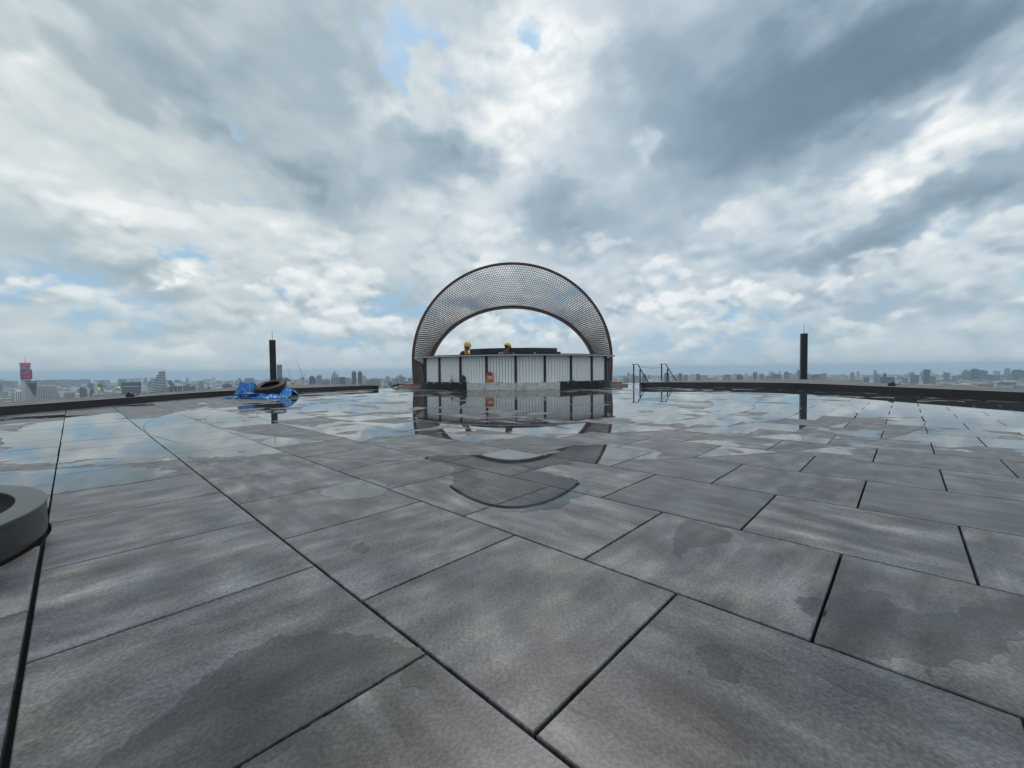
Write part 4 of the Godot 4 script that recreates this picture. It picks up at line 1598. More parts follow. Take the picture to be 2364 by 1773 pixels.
	for k in 2:
		var px := 225.0 if k == 0 else 271.0
		var py := 895.5 if k == 0 else 893.5
		t = land("gold_dome_hall", "%s hall with a golden dome on columns" % ["white" if k == 0 else "brownish"], px, 3.0)
		u = 3.0 * 1000.0 / 960.0
		H = rise(px, py, 3.0)
		b = MB.new()
		b.box(Vector3(0, H * 0.5 - 8 * u, 0), Vector3(18 * u, H - 16 * u + 4 * u, 14 * u), Basis.IDENTITY, false)
		part(b, "hall", MT.far_white if k == 0 else m, t)
		b = MB.new()
		b.lathe([Vector2(5 * u, H - 7 * u), Vector2(5 * u, H - 3.6 * u), Vector2(6 * u, H - 3.4 * u)], 20)
		part(b, "drum", MT.far_white if k == 0 else m, t)
		b = MB.new()
		b.lathe([Vector2(5.6 * u, H - 3.3 * u), Vector2(5.2 * u, H - 1.6 * u), Vector2(3.6 * u, H - 0.2 * u), Vector2(1.4 * u, H + 0.6 * u), Vector2(0.3 * u, H + 1.6 * u), Vector2(0, H + 2.6 * u)], 20)
		part(b, "dome", MT.gold, t)
		for c in 6:
			b = MB.new()
			b.tube([Vector3((c - 2.5) * 2.6 * u, H - 16 * u, 7.3 * u), Vector3((c - 2.5) * 2.6 * u, H - 6.5 * u, 7.3 * u)], 0.5 * u, 6)
			part(b, "column", MT.far_white, t)
		b = MB.new()
		b.box(Vector3(1 * u, H - 18 * u, 7.6 * u), Vector3(17 * u, 5 * u, 1 * u))
		part(b, "forecourt_wall", MT.violet_wall if k == 0 else m, t)

	# dark glass block with a slanted open top
	t = land("dark_office_block", "dark glass office block with an open slanted roof frame", 303, 3.0)
	u = 3.0 * 1000.0 / 960.0
	H = rise(303, 883, 3.0)
	var dg := mat("dark_glass_wall", 0.055, 0.07, 0.085, 0.25)
	b = MB.new()
	b.box(Vector3(0, H * 0.5 - 5 * u, 0), Vector3(33 * u, H - 10 * u, 20 * u), Basis.IDENTITY, false)
	part(b, "block", dg, t)
	b = MB.new()
	b.box(Vector3(0, H - 9.4 * u, -1 * u), Vector3(30 * u, 1.2 * u, 17 * u))
	part(b, "roof_deck", MT.pale_wall, t)
	for s in [-1.0, 1.0]:
		b = MB.new()
		b.box(Vector3(s * 16 * u, H - 5 * u, 0), Vector3(1.2 * u, 10 * u, 20 * u))
		part(b, "side_screen", dg, t)
	b = MB.new()
	b.box(Vector3(0, H - 4.5 * u, -9.5 * u), Vector3(33 * u, 10 * u, 1.2 * u))
	part(b, "back_screen", dg, t)
	for c in 9:
		b = MB.new()
		b.box(Vector3((c - 4) * 3.6 * u, H * 0.5 - 6 * u, 10.1 * u), Vector3(0.35 * u, H - 14 * u, 0.3 * u))
		part(b, "fin", m, t)

	# white banded tower whose one side sweeps out
	t = land("banded_tower", "white and grey banded tower with one side sweeping out to its foot", 365, 3.0)
	H = rise(365, 858, 3.0)
	b = MB.new()
	var rows := []
	var n := 15
	for i in n:
		var y := H - (52.0 * u) * i / (n - 1.0)
		var f := i / (n - 1.0)
		var left := -lerpf(1.5, 17.5, pow(clampf((f - 0.14) / 0.86, 0.0, 1.0), 0.75)) * u if f > 0.14 else -1.5 * u
		var rightx := (13.5 + 1.0 * f) * u
		if f < 0.10:
			left = 1.0 * u
		var fb := MB.new()
		var cx := (left + rightx) * 0.5
		fb.box(Vector3(cx, y, 0), Vector3(rightx - left, 52.0 * u / n * 0.42, 16 * u), Basis(Vector3.BACK, 0.05))
		part(fb, "floor_band", MT.far_white, t)
		b.box(Vector3(cx, y - 26.0 * u / n, 0), Vector3((rightx - left) * 0.97, 52.0 * u / n * 0.7, 15 * u), Basis(Vector3.BACK, 0.05))
	part(b, "glazing", dg, t)
	b = MB.new()
	b.box(Vector3(-2 * u, (H - 52 * u) * 0.5, 0), Vector3(30 * u, H - 52 * u, 15 * u), Basis.IDENTITY, false)
	part(b, "shaft", MT.far_white, t)
	b = MB.new()
	b.box(Vector3(9 * u, H + 1.5 * u, 0), Vector3(8 * u, 4 * u, 10 * u))
	part(b, "top_box", MT.far_white, t)

	# small landmarks right of it
	t = land("green_roof_house", "ochre building with a green hipped roof beside the banded tower", 387, 3.0)
	H = rise(387, 893, 3.0)
	b = MB.new()
	b.box(Vector3(0, H * 0.5, 0), Vector3(11 * u, H, 10 * u), Basis.IDENTITY, false)
	part(b, "block", mat("ochre", 0.36, 0.30, 0.17, 0.7), t)
	b = MB.new()
	b.lathe([Vector2(7.6 * u, H), Vector2(2.0 * u, H + 6.5 * u), Vector2(0, H + 8.5 * u)], 4, Vector3.ZERO, Basis(Vector3.UP, PI / 4))
	part(b, "roof", mat("green_roof", 0.20, 0.34, 0.28, 0.6), t)
	t = land("stepped_office", "dark stepped office tower behind the green roof", 394, 3.3)
	H = rise(394, 879, 3.3)
	for s in [[0.0, 0.78, 17.0, 3.0], [0.78, 0.90, 12.0, 1.0], [0.90, 1.0, 7.5, -1.0]]:
		b = MB.new()
		b.box(Vector3(s[3] * u, H * (s[0] + s[1]) * 0.5, 0), Vector3(s[2] * u, H * (s[1] - s[0]), 12 * u), Basis.IDENTITY, false)
		part(b, "tier", mat("office_grey", 0.14, 0.15, 0.17, 0.5), t)
	t = land("white_framed_office", "dark office building with white frames below the stepped tower", 405, 3.0)
	H = rise(405, 892, 3.0)
	b = MB.new()
	b.box(Vector3(0, H * 0.5, 0), Vector3(22 * u, H, 14 * u), Basis.IDENTITY, false)
	part(b, "block", dg, t)
	for s in [[-4.0, 13.0], [3.0, 9.0], [7.0, 11.0]]:
		b = MB.new()
		b.box(Vector3(s[0] * u, H - 4 * u - s[1] * 0.5 * u, 7.2 * u), Vector3(0.7 * u, s[1] * u, 0.5 * u))
		part(b, "frame", MT.far_white, t)
	t = land("brown_block", "brown brick block with a pale panel in its top", 436, 3.0)
	H = rise(436, 890, 3.0)
	b = MB.new()
	b.box(Vector3(0, H * 0.5, 0), Vector3(23 * u, H, 12 * u), Basis.IDENTITY, false)
	part(b, "block", mat("brown_brick", 0.22, 0.13, 0.085, 0.7), t)
	b = MB.new()
	b.box(Vector3(3 * u, H - 1.6 * u, 6.1 * u), Vector3(3 * u, 3.4 * u, 0.5 * u))
	part(b, "panel", MT.pale_wall, t)
	for c in 5:
		b = MB.new()
		b.box(Vector3((c - 2) * 4.4 * u, H - 6 * u, 6.1 * u), Vector3(1.2 * u, 9 * u, 0.3 * u))
		part(b, "pier", mat("brown_pier", 0.12, 0.08, 0.06, 0.7), t)
	t = land("gabled_hall", "dark hall with a steep pointed gable", 482, 3.1)
	H = rise(482, 891, 3.1)
	b = MB.new()
	b.lathe([Vector2(11 * u, H - 9 * u), Vector2(0.2 * u, H)], 4, Vector3.ZERO, Basis(Vector3.UP, PI / 4))
	part(b, "roof", dg, t)
	b = MB.new()
	b.box(Vector3(0, (H - 9 * u) * 0.5, 0), Vector3(15 * u, H - 9 * u, 15 * u), Basis.IDENTITY, false)
	part(b, "walls", m, t)

	# tall blue glass tower beside the post
	t = land("glass_tower", "tall blue glass tower rising beside the black post and the cranes", 646, 2.0)
	u = 2.0 * 1000.0 / 960.0
	H = rise(646, 843, 2.0)
	b = MB.new()
	b.box(Vector3(0, H * 0.5, 0), Vector3(10.5 * u, H, 9 * u), Basis.IDENTITY, false)
	part(b, "shaft", mat("blue_glass", 0.14, 0.20, 0.28, 0.2), t)
	b = MB.new()
	b.box(Vector3(0, H + 0.4 * u, 0), Vector3(10.8 * u, 0.8 * u, 9.3 * u))
	part(b, "parapet", dg, t)
	b = MB.new()
	b.box(Vector3(0, H - 29 * u - 40, 4.7 * u), Vector3(10 * u, 80, 0.4 * u))
	part(b, "lower_glazing", dg, t)

	# pyramid roofed tower
	t = land("spire_tower", "stone tower with a pointed pyramid roof among the far blocks", 774, 3.4)
	u = 3.4 * 1000.0 / 960.0
	H = rise(774, 858, 3.4)
	b = MB.new()
	b.box(Vector3(0, (H - 12 * u) * 0.5, 0), Vector3(18 * u, H - 12 * u, 16 * u), Basis.IDENTITY, false)
	part(b, "shaft", m, t)
	b = MB.new()
	b.box(Vector3(0, H - 10 * u, 0), Vector3(14 * u, 5 * u, 13 * u), Basis.IDENTITY, false)
	part(b, "upper_stage", m, t)
	b = MB.new()
	b.lathe([Vector2(9.6 * u, H - 7.5 * u), Vector2(4.0 * u, H - 1.5 * u), Vector2(0.4 * u, H + 2.0 * u), Vector2(0.0, H + 4 * u)], 4, Vector3.ZERO, Basis(Vector3.UP, PI / 4))
	part(b, "roof", mat("grey_roof", 0.20, 0.22, 0.24, 0.5), t)
	for c in 4:
		b = MB.new()
		b.box(Vector3((c - 1.5) * 4.2 * u, H - 24 * u, 8.1 * u), Vector3(1.6 * u, 18 * u, 0.4 * u))
		part(b, "window_strip", MT.far_glass, t)
	# jagged tower group
	t = land("jagged_tower", "hazy tower with a jagged crown and a spike beside it", 925, 5.5)
	u = 5.5 * 1000.0 / 960.0
	H = rise(925, 863, 5.5)
	b = MB.new()
	b.box(Vector3(0, (H - 8 * u) * 0.5, 0), Vector3(11 * u, H - 8 * u, 9 * u), Basis.IDENTITY, false)
	part(b, "block", mat("haze_block", 0.19, 0.19, 0.19, 0.6), t)
	b = MB.new()
	b.lathe([Vector2(7.6 * u, H - 8 * u), Vector2(4.6 * u, H - 3 * u), Vector2(0.6 * u, H)], 4, Vector3.ZERO, Basis(Vector3.UP, PI / 4))
	part(b, "crown", MT.haze_block, t)
	b = MB.new()
	b.box(Vector3(8 * u, (H - 7 * u) * 0.5, 0), Vector3(5 * u, H - 7 * u, 7 * u), Basis.IDENTITY, false)
	part(b, "wing", MT.haze_block, t)
	b = MB.new()
	b.lathe([Vector2(3.4 * u, H - 9 * u), Vector2(0.3 * u, H - 4.5 * u)], 4, Vector3(-8 * u, 0, 0), Basis(Vector3.UP, PI / 4))
	b.box(Vector3(-8 * u, (H - 9 * u) * 0.5, 0), Vector3(4.8 * u, H - 9 * u, 5 * u), Basis.IDENTITY, false)
	part(b, "spike", MT.haze_block, t)

	# building sites with luffing cranes
	mat("crane_white", 0.50, 0.46, 0.42, 0.6)
	mat("crane_red", 0.40, 0.11, 0.07, 0.6)
	t = land("site_block", "unfinished white and brown concrete block under the smaller crane", 671, 3.0)
	u = 3.0 * 1000.0 / 960.0
	H = rise(671, 880, 3.0)
	b = MB.new()
	b.box(Vector3(0, H * 0.5, 0), Vector3(15 * u, H, 12 * u), Basis.IDENTITY, false)
	part(b, "block", MT.pale_wall, t)
	b = MB.new()
	b.box(Vector3(3 * u, H - 7 * u, 6.2 * u), Vector3(5.5 * u, 7 * u, 0.6 * u))
	part(b, "brick_panel", mat("site_brick", 0.26, 0.11, 0.09, 0.7), t)
	b = MB.new()
	b.box(Vector3(-7 * u, H + 0.8 * u, 0), Vector3(15 * u, 1.8 * u, 10 * u))
	part(b, "formwork", dg, t)
	for k in 2:
		var px := 670.0 if k == 0 else 700.5
		var kmc := 3.0 if k == 0 else 2.8
		u = kmc * 1000.0 / 960.0
		t = thing("tower_crane", "%s luffing tower crane with its jib raised %s" % ["smaller" if k == 0 else "taller red and white", "over the unfinished block" if k == 0 else "clear of the skyline"], "crane", city_at(px, kmc), "cranes on the building sites")
		t.rotation.y = -deg_to_rad(bearing(px))
		var base := rise(px, 879 if k == 0 else 874, kmc)
		b = MB.new()
		for s in 4:
			b.box(Vector3((0.7 if s & 1 else -0.7) * u, base * 0.5, (0.7 if s & 2 else -0.7) * u), Vector3(0.35 * u, base, 0.35 * u))
		for y in 26:
			b.box(Vector3(0, base - 1.0 * u - y * 1.9 * u, 0), Vector3(1.5 * u, 0.3 * u, 1.5 * u), Basis(Vector3.BACK, 0.5 if y % 2 == 0 else -0.5))
		part(b, "mast", MT.crane_red if k == 1 else MT.crane_white, t)
		b = MB.new()
		b.box(Vector3(1.0 * u, base + 0.6 * u, 0), Vector3(5 * u, 1.5 * u, 3 * u))
		part(b, "machine_deck", dg, t)
		var tipv := Vector3(-4.3 * u, base + 35 * u, 0) if k == 0 else Vector3(-13.6 * u, base + 43.6 * u, 0)
		b = MB.new()
		var side := Vector3(0.45 * u, 0.2 * u, 0)
		b.tube([Vector3(0, base + 1 * u, 0) - side, tipv], 0.22 * u, 4)
		b.tube([Vector3(0, base + 1 * u, 0) + side, tipv], 0.22 * u, 4)
		for i in 14:
			var p := Vector3(0, base + 1 * u, 0).lerp(tipv, i / 14.0)
			var wv := side * (1.0 - i / 14.0)
			b.tube([p - wv, p + wv + (tipv - p).normalized() * 1.5 * u], 0.16 * u, 4)
		part(b, "jib", MT.crane_red if k == 1 else MT.crane_white, t)
		b = MB.new()
		b.tube([Vector3(1.2 * u, base + 1 * u, 0), Vector3(2.6 * u, base + 8 * u, 0)], 0.3 * u, 5)
		b.box(Vector3(2.8 * u, base + 8.3 * u, 0), Vector3(2.0 * u, 1.4 * u, 1.5 * u))
		part(b, "counter_mast", MT.crane_red if k == 1 else MT.crane_white, t)
		b = MB.new()
		b.tube([Vector3(2.6 * u, base + 8.6 * u, 0), Vector3(0, base + 1 * u, 0).lerp(tipv, 0.85)], 0.07 * u, 4)
		part(b, "pendant_cable", MT.steel, t)


# ---------------------------------------------------------------- tarpaulin, tyre, people
func build_tarp() -> void:
	var blue := mat("blue_tarp", 0.035, 0.22, 0.58, 0.24)
	blue.metallic_specular = 0.6
	var crease := noise(81, 3.4, 4)
	crease.fractal_type = FastNoiseLite.FRACTAL_RIDGED
	var soft := noise(82, 1.7, 3)
	# a crumpled sheet: flat fringe, folds, and a heap at one end
	var nx := 96
	var nz := 54
	var at := Vector3(-6.32, 0.004, -10.5)
	var sx := 1.5
	var sz := 0.95
	var pts := []
	for j in nz + 1:
		var line := []
		for i in nx + 1:
			var u := i / float(nx) - 0.5
			var v := j / float(nz) - 0.5
			var x := u * sx + soft.get_noise_2d(u * 3.0, v * 3.0 + 9.0) * 0.10
			var z := v * sz + soft.get_noise_2d(u * 4.0 + 30.0, v * 2.0) * 0.12
			var edge := minf(minf(u + 0.5, 0.5 - u), minf(v + 0.5, 0.5 - v))
			var heap := 0.29 * exp(-pow((x + 0.40) / 0.23, 6.0) - pow((z + 0.12) / 0.26, 4.0)) * (0.8 + 0.5 * crease.get_noise_2d(x * 2.0, z * 2.0 + 4.0))
			var heap2 := 0.20 * exp(-pow((x - 0.62) / 0.16, 4.0) - pow((z + 0.10) / 0.20, 4.0))
			var fold := 0.10 * exp(-pow((x - 0.05) / 0.45, 4.0) - pow((z - 0.22) / 0.13, 2.0))
			var rough := maxf(0.0, 0.5 + crease.get_noise_2d(x * 0.9, z * 0.9) * 0.5)
			var y: float = (heap + heap2 + fold) * (0.62 + 0.55 * rough) + 0.05 * rough * smoothstep(0.0, 0.12, edge) + 0.003
			if heap > 0.05:
				x += (hash01(i, j, 2) - 0.5) * 0.035
				z += (hash01(i, j, 3) - 0.5) * 0.035
				y += (hash01(i, j, 4) - 0.5) * 0.05 + 0.05 * sin(x * 41.0 + z * 13.0)
			y += (hash01(i, j, 6) - 0.5) * 0.012 * smoothstep(0.0, 0.06, edge)
			line.append(Vector3(x, maxf(y, 0.003), z))
		pts.append(line)
	var t := thing("tarpaulin", "crumpled bright blue tarpaulin heaped under the old tyre", "tarpaulin", at)
	var b := MB.new()
	for j in nz:
		for i in nx:
			var a: Vector3 = pts[j][i]
			var c: Vector3 = pts[j][i + 1]
			var d: Vector3 = pts[j + 1][i + 1]
			var e: Vector3 = pts[j + 1][i]
			b.tri(a, c, d, Vector3.UP)
			b.tri(a, d, e, Vector3.UP)
	part(b, "sheet", blue, t)

	# worn car tyre tipped towards the camera
	mat("tyre_rubber", 0.020, 0.017, 0.016, 0.62)
	mat("rusty_dust", 0.10, 0.055, 0.04, 0.85)
	t = thing("old_tyre", "worn black car tyre lying tilted on the blue tarpaulin", "tyre", Vector3(-6.12, 0.235, -10.55))
	t.basis = Basis(Vector3.RIGHT, deg_to_rad(20.0)) * Basis(Vector3.BACK, deg_to_rad(3.0)) * Basis.from_scale(Vector3.ONE * 1.06)
	var prof := []
	for p in [[0.205, -0.072], [0.215, -0.098], [0.245, -0.106], [0.285, -0.104], [0.312, -0.092], [0.325, -0.07], [0.329, -0.045], [0.321, -0.043], [0.321, -0.033], [0.331, -0.031], [0.332, -0.004], [0.323, -0.003], [0.323, 0.007], [0.332, 0.009], [0.330, 0.04], [0.321, 0.042], [0.321, 0.05], [0.327, 0.052], [0.322, 0.078], [0.308, 0.095], [0.285, 0.104], [0.245, 0.106], [0.216, 0.098], [0.206, 0.08]]:
		prof.append(Vector2(p[0], p[1]))
	b = MB.new()
	b.lathe(prof, 64)
	part(b, "casing", MT.tyre_rubber, t)
	b = MB.new()
	b.lathe([Vector2(0.2055, 0.08), Vector2(0.235, 0.07), Vector2(0.27, 0.062), Vector2(0.292, 0.04), Vector2(0.30, 0.0), Vector2(0.292, -0.04), Vector2(0.27, -0.062), Vector2(0.235, -0.07), Vector2(0.2055, -0.074)], 64)
	part(b, "inner_liner", MT.tyre_rubber, t)
	b = MB.new()
	b.lathe([Vector2(0.232, 0.1062), Vector2(0.236, 0.1095), Vector2(0.246, 0.1098), Vector2(0.25, 0.1068)], 64)
	part(b, "bead_ridge", MT.rusty_dust, t)
	for k in 40:
		var lug := MB.new()
		var a := TAU * k / 40.0
		lug.bevel_box(Vector3(cos(a) * 0.319, 0.072, sin(a) * 0.319), Vector3(0.03, 0.034, 0.026), 0.004, Basis(Vector3.UP, -a))
		part(lug, "tread_lug", MT.tyre_rubber, t)

	# a plank under the heap
	t = thing("plank", "dark wet plank sticking out from under the tarpaulin heap", "plank", Vector3(-6.48, 0.10, -10.12))
	t.rotation.y = 0.12
	b = MB.new()
	b.bevel_box(Vector3(0, 0, 0), Vector3(0.55, 0.035, 0.12), 0.004, Basis(Vector3.BACK, 0.03))
	part(b, "board", mat("dark_wood", 0.035, 0.035, 0.03, 0.6), t)


# surface nets over a union of tapered capsules
func sculpt(b: MB, bones: Array, cell: float, blend: float, paint: Callable) -> void:
	var lo := Vector3.INF
	var hi := -Vector3.INF
	for q in bones:
		var r: float = maxf(q[1], q[3]) + blend + cell * 2.0
		for p in [q[0], q[2]]:
			lo = lo.min(p - Vector3.ONE * r)
			hi = hi.max(p + Vector3.ONE * r)
	var n := Vector3i(((hi - lo) / cell).ceil()) + Vector3i.ONE
	var field := PackedFloat32Array()
	field.resize(n.x * n.y * n.z)
	field.fill(1.0)
	for q in bones:
		var a: Vector3 = q[0]
		var c: Vector3 = q[2]
		var ra: float = q[1]
		var rc: float = q[3]
		var m: float = maxf(ra, rc) + blend + cell * 2.0
		var l0 := Vector3i(((a.min(c) - Vector3.ONE * m - lo) / cell).floor()).clamp(Vector3i.ZERO, n - Vector3i.ONE)
		var l1 := Vector3i(((a.max(c) + Vector3.ONE * m - lo) / cell).ceil()).clamp(Vector3i.ZERO, n - Vector3i.ONE)
		var ac := c - a
		var len2 := maxf(ac.length_squared(), 1e-9)
		for z in range(l0.z, l1.z + 1):
			for y in range(l0.y, l1.y + 1):
				for x in range(l0.x, l1.x + 1):
					var p := lo + Vector3(x, y, z) * cell
					var h := clampf((p - a).dot(ac) / len2, 0.0, 1.0)
					var d := (p - a - ac * h).length() - lerpf(ra, rc, h)
					var i := (z * n.y + y) * n.x + x
					var o := field[i]
					var k := clampf(0.5 + 0.5 * (o - d) / blend, 0.0, 1.0)
					field[i] = lerpf(o, d, k) - blend * k * (1.0 - k)
	var spot := {}
	for z in n.z - 1:
		for y in n.y - 1:
			for x in n.x - 1:
				var i := (z * n.y + y) * n.x + x
				var s := 0
				var acc := Vector3.ZERO
				var cnt := 0
				var v := [field[i], field[i + 1], field[i + n.x], field[i + n.x + 1], field[i + n.x * n.y], field[i + n.x * n.y + 1], field[i + n.x * n.y + n.x], field[i + n.x * n.y + n.x + 1]]
				for k in 8:
					if v[k] < 0.0:
						s += 1
				if s == 0 or s == 8:
					continue
				for e in [[0, 1], [2, 3], [4, 5], [6, 7], [0, 2], [1, 3], [4, 6], [5, 7], [0, 4], [1, 5], [2, 6], [3, 7]]:
					if (v[e[0]] < 0.0) != (v[e[1]] < 0.0):
						var f: float = v[e[0]] / (v[e[0]] - v[e[1]])
						var p0 := Vector3(e[0] & 1, (e[0] >> 1) & 1, (e[0] >> 2) & 1)
						var p1 := Vector3(e[1] & 1, (e[1] >> 1) & 1, (e[1] >> 2) & 1)
						acc += p0.lerp(p1, f)
						cnt += 1
				var g := Vector3(v[1] - v[0] + v[3] - v[2] + v[5] - v[4] + v[7] - v[6], v[2] - v[0] + v[3] - v[1] + v[6] - v[4] + v[7] - v[5], v[4] - v[0] + v[5] - v[1] + v[6] - v[2] + v[7] - v[3])
				spot[i] = [lo + (Vector3(x, y, z) + acc / cnt) * cell, g.normalized()]
	var sx := 1
	var sy := n.x
	var sz := n.x * n.y
	for i in spot:
		for ax in [[sx, sy, sz], [sy, sz, sx], [sz, sx, sy]]:
			# the edge that leaves this cell's first corner along one axis
			if i + ax[0] < field.size() and (field[i] < 0.0) != (field[i + ax[0]] < 0.0):
				var q := [i, i - ax[1], i - ax[1] - ax[2], i - ax[2]]
				if not (spot.has(q[1]) and spot.has(q[2]) and spot.has(q[3])):
					continue
				for tr in [[0, 1, 2], [0, 2, 3]]:
					var pa: Array = spot[q[tr[0]]]
					var pb: Array = spot[q[tr[1]]]
					var pc: Array = spot[q[tr[2]]]
					var fn: Vector3 = (pc[0] - pa[0]).cross(pb[0] - pa[0])
					var order := [pa, pb, pc] if fn.dot(pa[1]) > 0.0 else [pa, pc, pb]
					for w in order:
						b.col = paint.call(w[0])
						b.add(w[0], w[1])


func hand_bones(wrist: Vector3, dir: Vector3, down: Vector3, side: Vector3) -> Array:
	# palm, four fingers of unequal length with bent knuckles, a thumb from the side of the palm
	var out := []
	var palm := wrist + dir * 0.085
	for k in 4:
		var o := side * (k - 1.5) * 0.020
		out.append([wrist + o * 0.6, 0.014, palm + o, 0.0105])
		var l: float = [0.066, 0.076, 0.072, 0.056][k]
		var k0 := palm + o
		var k1 := k0 + dir * l * 0.5 + down * l * 0.12
		var k2 := k1 + dir * l * 0.30 + down * l * 0.26
		var k3 := k2 + dir * l * 0.10 + down * l * 0.30
		out.append([k0, 0.0098, k1, 0.0088])
		out.append([k1, 0.0088, k2, 0.008])
		out.append([k2, 0.008, k3, 0.0072])
	var t0 := wrist + dir * 0.025 - side * 0.036
	var t1 := t0 + dir * 0.034 - side * 0.026 + down * 0.006
	out.append([wrist + dir * 0.012 - side * 0.012, 0.013, t0, 0.0118])
	out.append([t0, 0.0118, t1, 0.0102])
	out.append([t1, 0.0102, t1 + dir * 0.03 - side * 0.004 + down * 0.01, 0.0085])
	return out


func worker(at: Vector3, turn: float, lean: float, bow: float, label: String, plain: bool) -> void:
	# a standing worker facing +z before the turn; lean bends the trunk, bow the head
	var t := thing("person", label, "person", at, "workers inside the bar")
	t.rotation.y = turn
	var hip := Vector3(0, 0.83, 0)
	var up := Vector3(0, cos(lean), sin(lean))
	var fw := Vector3(0, -sin(lean), cos(lean))
	var chest := hip + up * 0.34
	var neck := hip + up * 0.47
	var hup := Vector3(0, cos(bow), sin(bow))
	var hfw := Vector3(0, -sin(bow), cos(bow))
	var skull := neck + hup * 0.165 + hfw * 0.02
	var skin := Color(0.20, 0.105, 0.062)
	var shirt := Color(0.018, 0.02, 0.032) if not plain else Color(0.075, 0.045, 0.042)
	var cloth := Color(0.03, 0.034, 0.05)
	var bones := [
		[hip + Vector3(-0.07, 0, 0), 0.115, hip + Vector3(0.07, 0, 0), 0.115],
		[hip, 0.13, hip + up * 0.18, 0.125],
		[hip + up * 0.18 + Vector3(-0.045, 0, 0), 0.118, chest + Vector3(-0.07, 0, 0), 0.115],
		[hip + up * 0.18 + Vector3(0.045, 0, 0), 0.118, chest + Vector3(0.07, 0, 0), 0.115],
		[chest + up * 0.06 + Vector3(-0.14, 0, 0), 0.07, chest + up * 0.06 + Vector3(0.14, 0, 0), 0.07],
		[chest + up * 0.06, 0.075, neck + up * 0.02, 0.055],
		[neck, 0.053, neck + hup * 0.09, 0.05]]
	for s in [-1.0, 1.0]:
		var h: Vector3 = hip + Vector3(s * 0.095, -0.03, 0)
		var knee := Vector3(s * 0.11, 0.45, 0.02)
		var ank := Vector3(s * 0.115, 0.085, -0.02)
		bones.append([h, 0.092, knee, 0.062])
		bones.append([knee, 0.06, ank, 0.042])
		bones.append([ank + Vector3(0, -0.04, -0.03), 0.042, ank + Vector3(s * 0.02, -0.048, 0.15), 0.036])
	var hands := []
	for s in [-1.0, 1.0]:
		var sh: Vector3 = chest + up * 0.06 + Vector3(s * 0.175, 0, 0)
		var el: Vector3 = sh + Vector3(s * 0.05, -0.25, 0.08)
		var wr: Vector3 = el + Vector3(-s * 0.06, -0.02, 0.235)
		bones.append([sh, 0.058, el, 0.045])
		bones.append([el, 0.044, wr, 0.03])
		hands.append([wr, s])
	var b := MB.new()
	var wrist_y: float = hands[0][0].y
	var paint := func(p: Vector3) -> Color:
		if p.y < 0.10:
			return Color(0.02, 0.018, 0.016)
		if p.y < 0.80:
			return cloth
		if (p - neck).dot(up) > 0.035 and absf(p.x) < 0.1:
			return skin
		if absf(p.y - wrist_y) < 0.06 and p.z > hands[0][0].z - 0.05:
			return skin
		return shirt
	sculpt(b, bones, 0.026, 0.03, paint)
	# head with brow, nose, lips, chin and ears on a finer grid
	var hb := [
		[skull + hup * 0.035 - hfw * 0.015, 0.092, skull - hup * 0.02, 0.082],
		[skull + hfw * 0.035 - hup * 0.045, 0.058, skull + hfw * 0.052 - hup * 0.085, 0.042],
		[skull - hup * 0.05 - hfw * 0.02, 0.055, neck + hup * 0.02, 0.05],
		[skull + hfw * 0.088 + hup * 0.012, 0.012, skull + hfw * 0.108 - hup * 0.026, 0.014],
		[skull + hfw * 0.083 - hup * 0.058 + Vector3(-0.018, 0, 0), 0.009, skull + hfw * 0.083 - hup * 0.058 + Vector3(0.018, 0, 0), 0.009],
		[skull + hfw * 0.080 + hup * 0.024 + Vector3(-0.035, 0, 0), 0.012, skull + hfw * 0.080 + hup * 0.024 + Vector3(0.035, 0, 0), 0.012],
		[skull + hfw * 0.078 - hup * 0.1, 0.02, skull + hfw * 0.07 - hup * 0.1, 0.02]]
	for s in [-1.0, 1.0]:
		hb.append([skull + Vector3(s * 0.083, 0, 0) + hup * 0.015 - hfw * 0.01, 0.014, skull + Vector3(s * 0.08, 0, 0) - hup * 0.03 - hfw * 0.005, 0.010])
	sculpt(b, hb, 0.009, 0.014, func(_p: Vector3) -> Color: return skin)
	for h in hands:
		sculpt(b, hand_bones(h[0], Vector3(0, -0.25, 0.968), Vector3(0, -0.968, -0.25), Vector3(h[1], 0, 0)), 0.006, 0.006, func(_p: Vector3) -> Color: return skin)
	part(b, "body", MT.person_tint, t, true)
	# eyes
	for s in [-1.0, 1.0]:
		b = MB.new()
		b.lathe([Vector2(0, -0.011), Vector2(0.009, -0.006), Vector2(0.011, 0), Vector2(0.009, 0.006), Vector2(0, 0.011)], 10, skull + hfw * 0.076 + Vector3(s * 0.032, 0, 0) + hup * 0.002)
		part(b, "eye", MT.eye_dark, t)
	# hair under the helmet
	b = MB.new()
	sculpt(b, [[skull - hfw * 0.045 + hup * 0.02, 0.076, skull - hfw * 0.06 - hup * 0.045, 0.048]], 0.012, 0.01, func(_p: Vector3) -> Color: return Color(0.012, 0.011, 0.011))
	part(b, "hair", MT.person_tint, t, true)
	# hard hat: shell, ridge, brim, strap
	var hat := Basis(Vector3.RIGHT, hup, hfw)
	var top := skull + hup * 0.045
	b = MB.new()
	var rows := []
	for i in 9:
		var a := PI / 2.0 * i / 8.0
		var line := []
		for k in 28:
			var q := TAU * k / 28.0
			line.append(top + hat * Vector3(cos(q) * 0.112 * cos(a), 0.125 * sin(a), sin(q) * 0.138 * cos(a) - 0.008))
		rows.append(line)
	b.grid(rows, true, true)
	part(b, "hard_hat", MT.hat_yellow, t)
	b = MB.new()
	var br := [[], [], [], []]
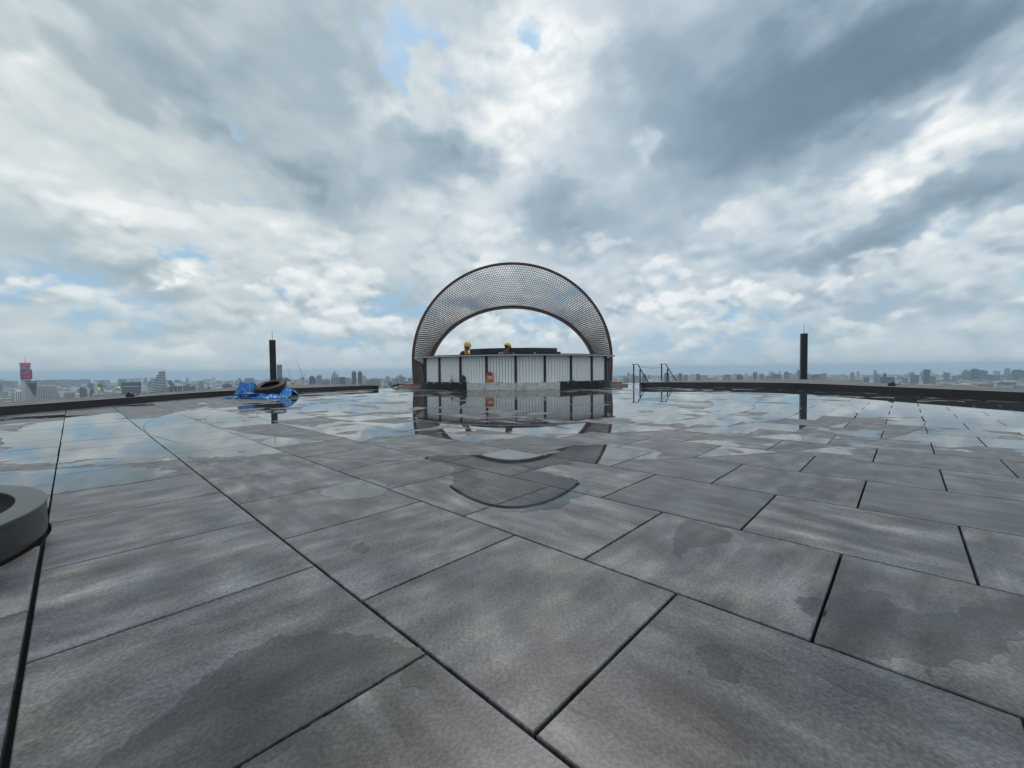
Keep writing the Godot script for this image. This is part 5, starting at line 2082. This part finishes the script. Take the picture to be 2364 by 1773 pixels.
	for k in 28:
		var q := TAU * k / 28.0
		var front := maxf(0.0, sin(q))
		br[0].append(top + hat * Vector3(cos(q) * 0.111, 0.004, sin(q) * 0.137 - 0.008))
		br[1].append(top + hat * Vector3(cos(q) * (0.124 + 0.004 * front), -0.004 - 0.012 * front, sin(q) * (0.150 + 0.05 * front) - 0.008))
		br[2].append(top + hat * Vector3(cos(q) * (0.124 + 0.004 * front), -0.009 - 0.012 * front, sin(q) * (0.150 + 0.05 * front) - 0.008))
		br[3].append(top + hat * Vector3(cos(q) * 0.107, -0.006, sin(q) * 0.132 - 0.008))
	b.grid(br, false, true)
	part(b, "brim", MT.hat_yellow, t)
	b = MB.new()
	var ridge := []
	for i in 15:
		var a := PI * (0.08 + 0.84 * i / 14.0)
		ridge.append(top + hat * Vector3(0, 0.127 * sin(a), 0.139 * cos(a) - 0.008))
	b.tube(ridge, 0.010, 6)
	part(b, "ridge", MT.hat_yellow, t)
	for s in [-1.0, 1.0]:
		b = MB.new()
		b.tube([top + hat * Vector3(s * 0.100, -0.004, 0.01), skull + hat * Vector3(s * 0.09, -0.06, 0.02), skull + hat * Vector3(s * 0.02, -0.128, 0.05)], 0.007, 5)
		part(b, "chin_strap", MT.strap_grey, t)
	if not plain:
		# orange vest with pale reflective bands
		b = MB.new()
		var vb := [
			[hip + up * 0.05 + Vector3(-0.05, 0, 0), 0.142, chest + Vector3(-0.075, 0, 0), 0.128],
			[hip + up * 0.05 + Vector3(0.05, 0, 0), 0.142, chest + Vector3(0.075, 0, 0), 0.128],
			[chest + up * 0.065 + Vector3(-0.115, 0, 0), 0.078, chest + up * 0.065 + Vector3(0.115, 0, 0), 0.078],
			[chest + up * 0.07, 0.07, neck + up * 0.015, 0.064]]
		var vpaint := func(p: Vector3) -> Color:
			if absf(absf(p.x) - 0.085) < 0.022 or absf((p - hip).dot(up) - 0.2) < 0.022:
				return Color(0.62, 0.48, 0.16)
			return Color(0.56, 0.15, 0.015)
		sculpt(b, vb, 0.015, 0.02, vpaint)
		part(b, "vest", MT.person_tint, t, true)


func build_people() -> void:
	tinted("person_tint", 0.75)
	mat("hat_yellow", 0.66, 0.40, 0.012, 0.32)
	mat("strap_grey", 0.34, 0.33, 0.30, 0.7)
	mat("eye_dark", 0.03, 0.025, 0.02, 0.2)
	worker(Vector3(-1.78, 0.05, -14.62), 1.15, 0.42, 0.30, "person in an orange vest and yellow hard hat bending over the counter", false)
	worker(Vector3(-0.32, 0.0, -14.30), 2.3, 0.34, 0.42, "person in brown clothes and a yellow hard hat, head bowed, before the raised shelf", true)


func _ready() -> void:
	rng.seed = 7
	set_up()
	mat("rust", 0.085, 0.044, 0.038, 0.5)
	mat("red_oxide", 0.26, 0.085, 0.05, 0.7)
	mat("base_mortar", 0.30, 0.27, 0.26, 0.85)
	build_floor()
	build_edges()
	build_bar()
	build_city()
	build_tarp()
	build_people()
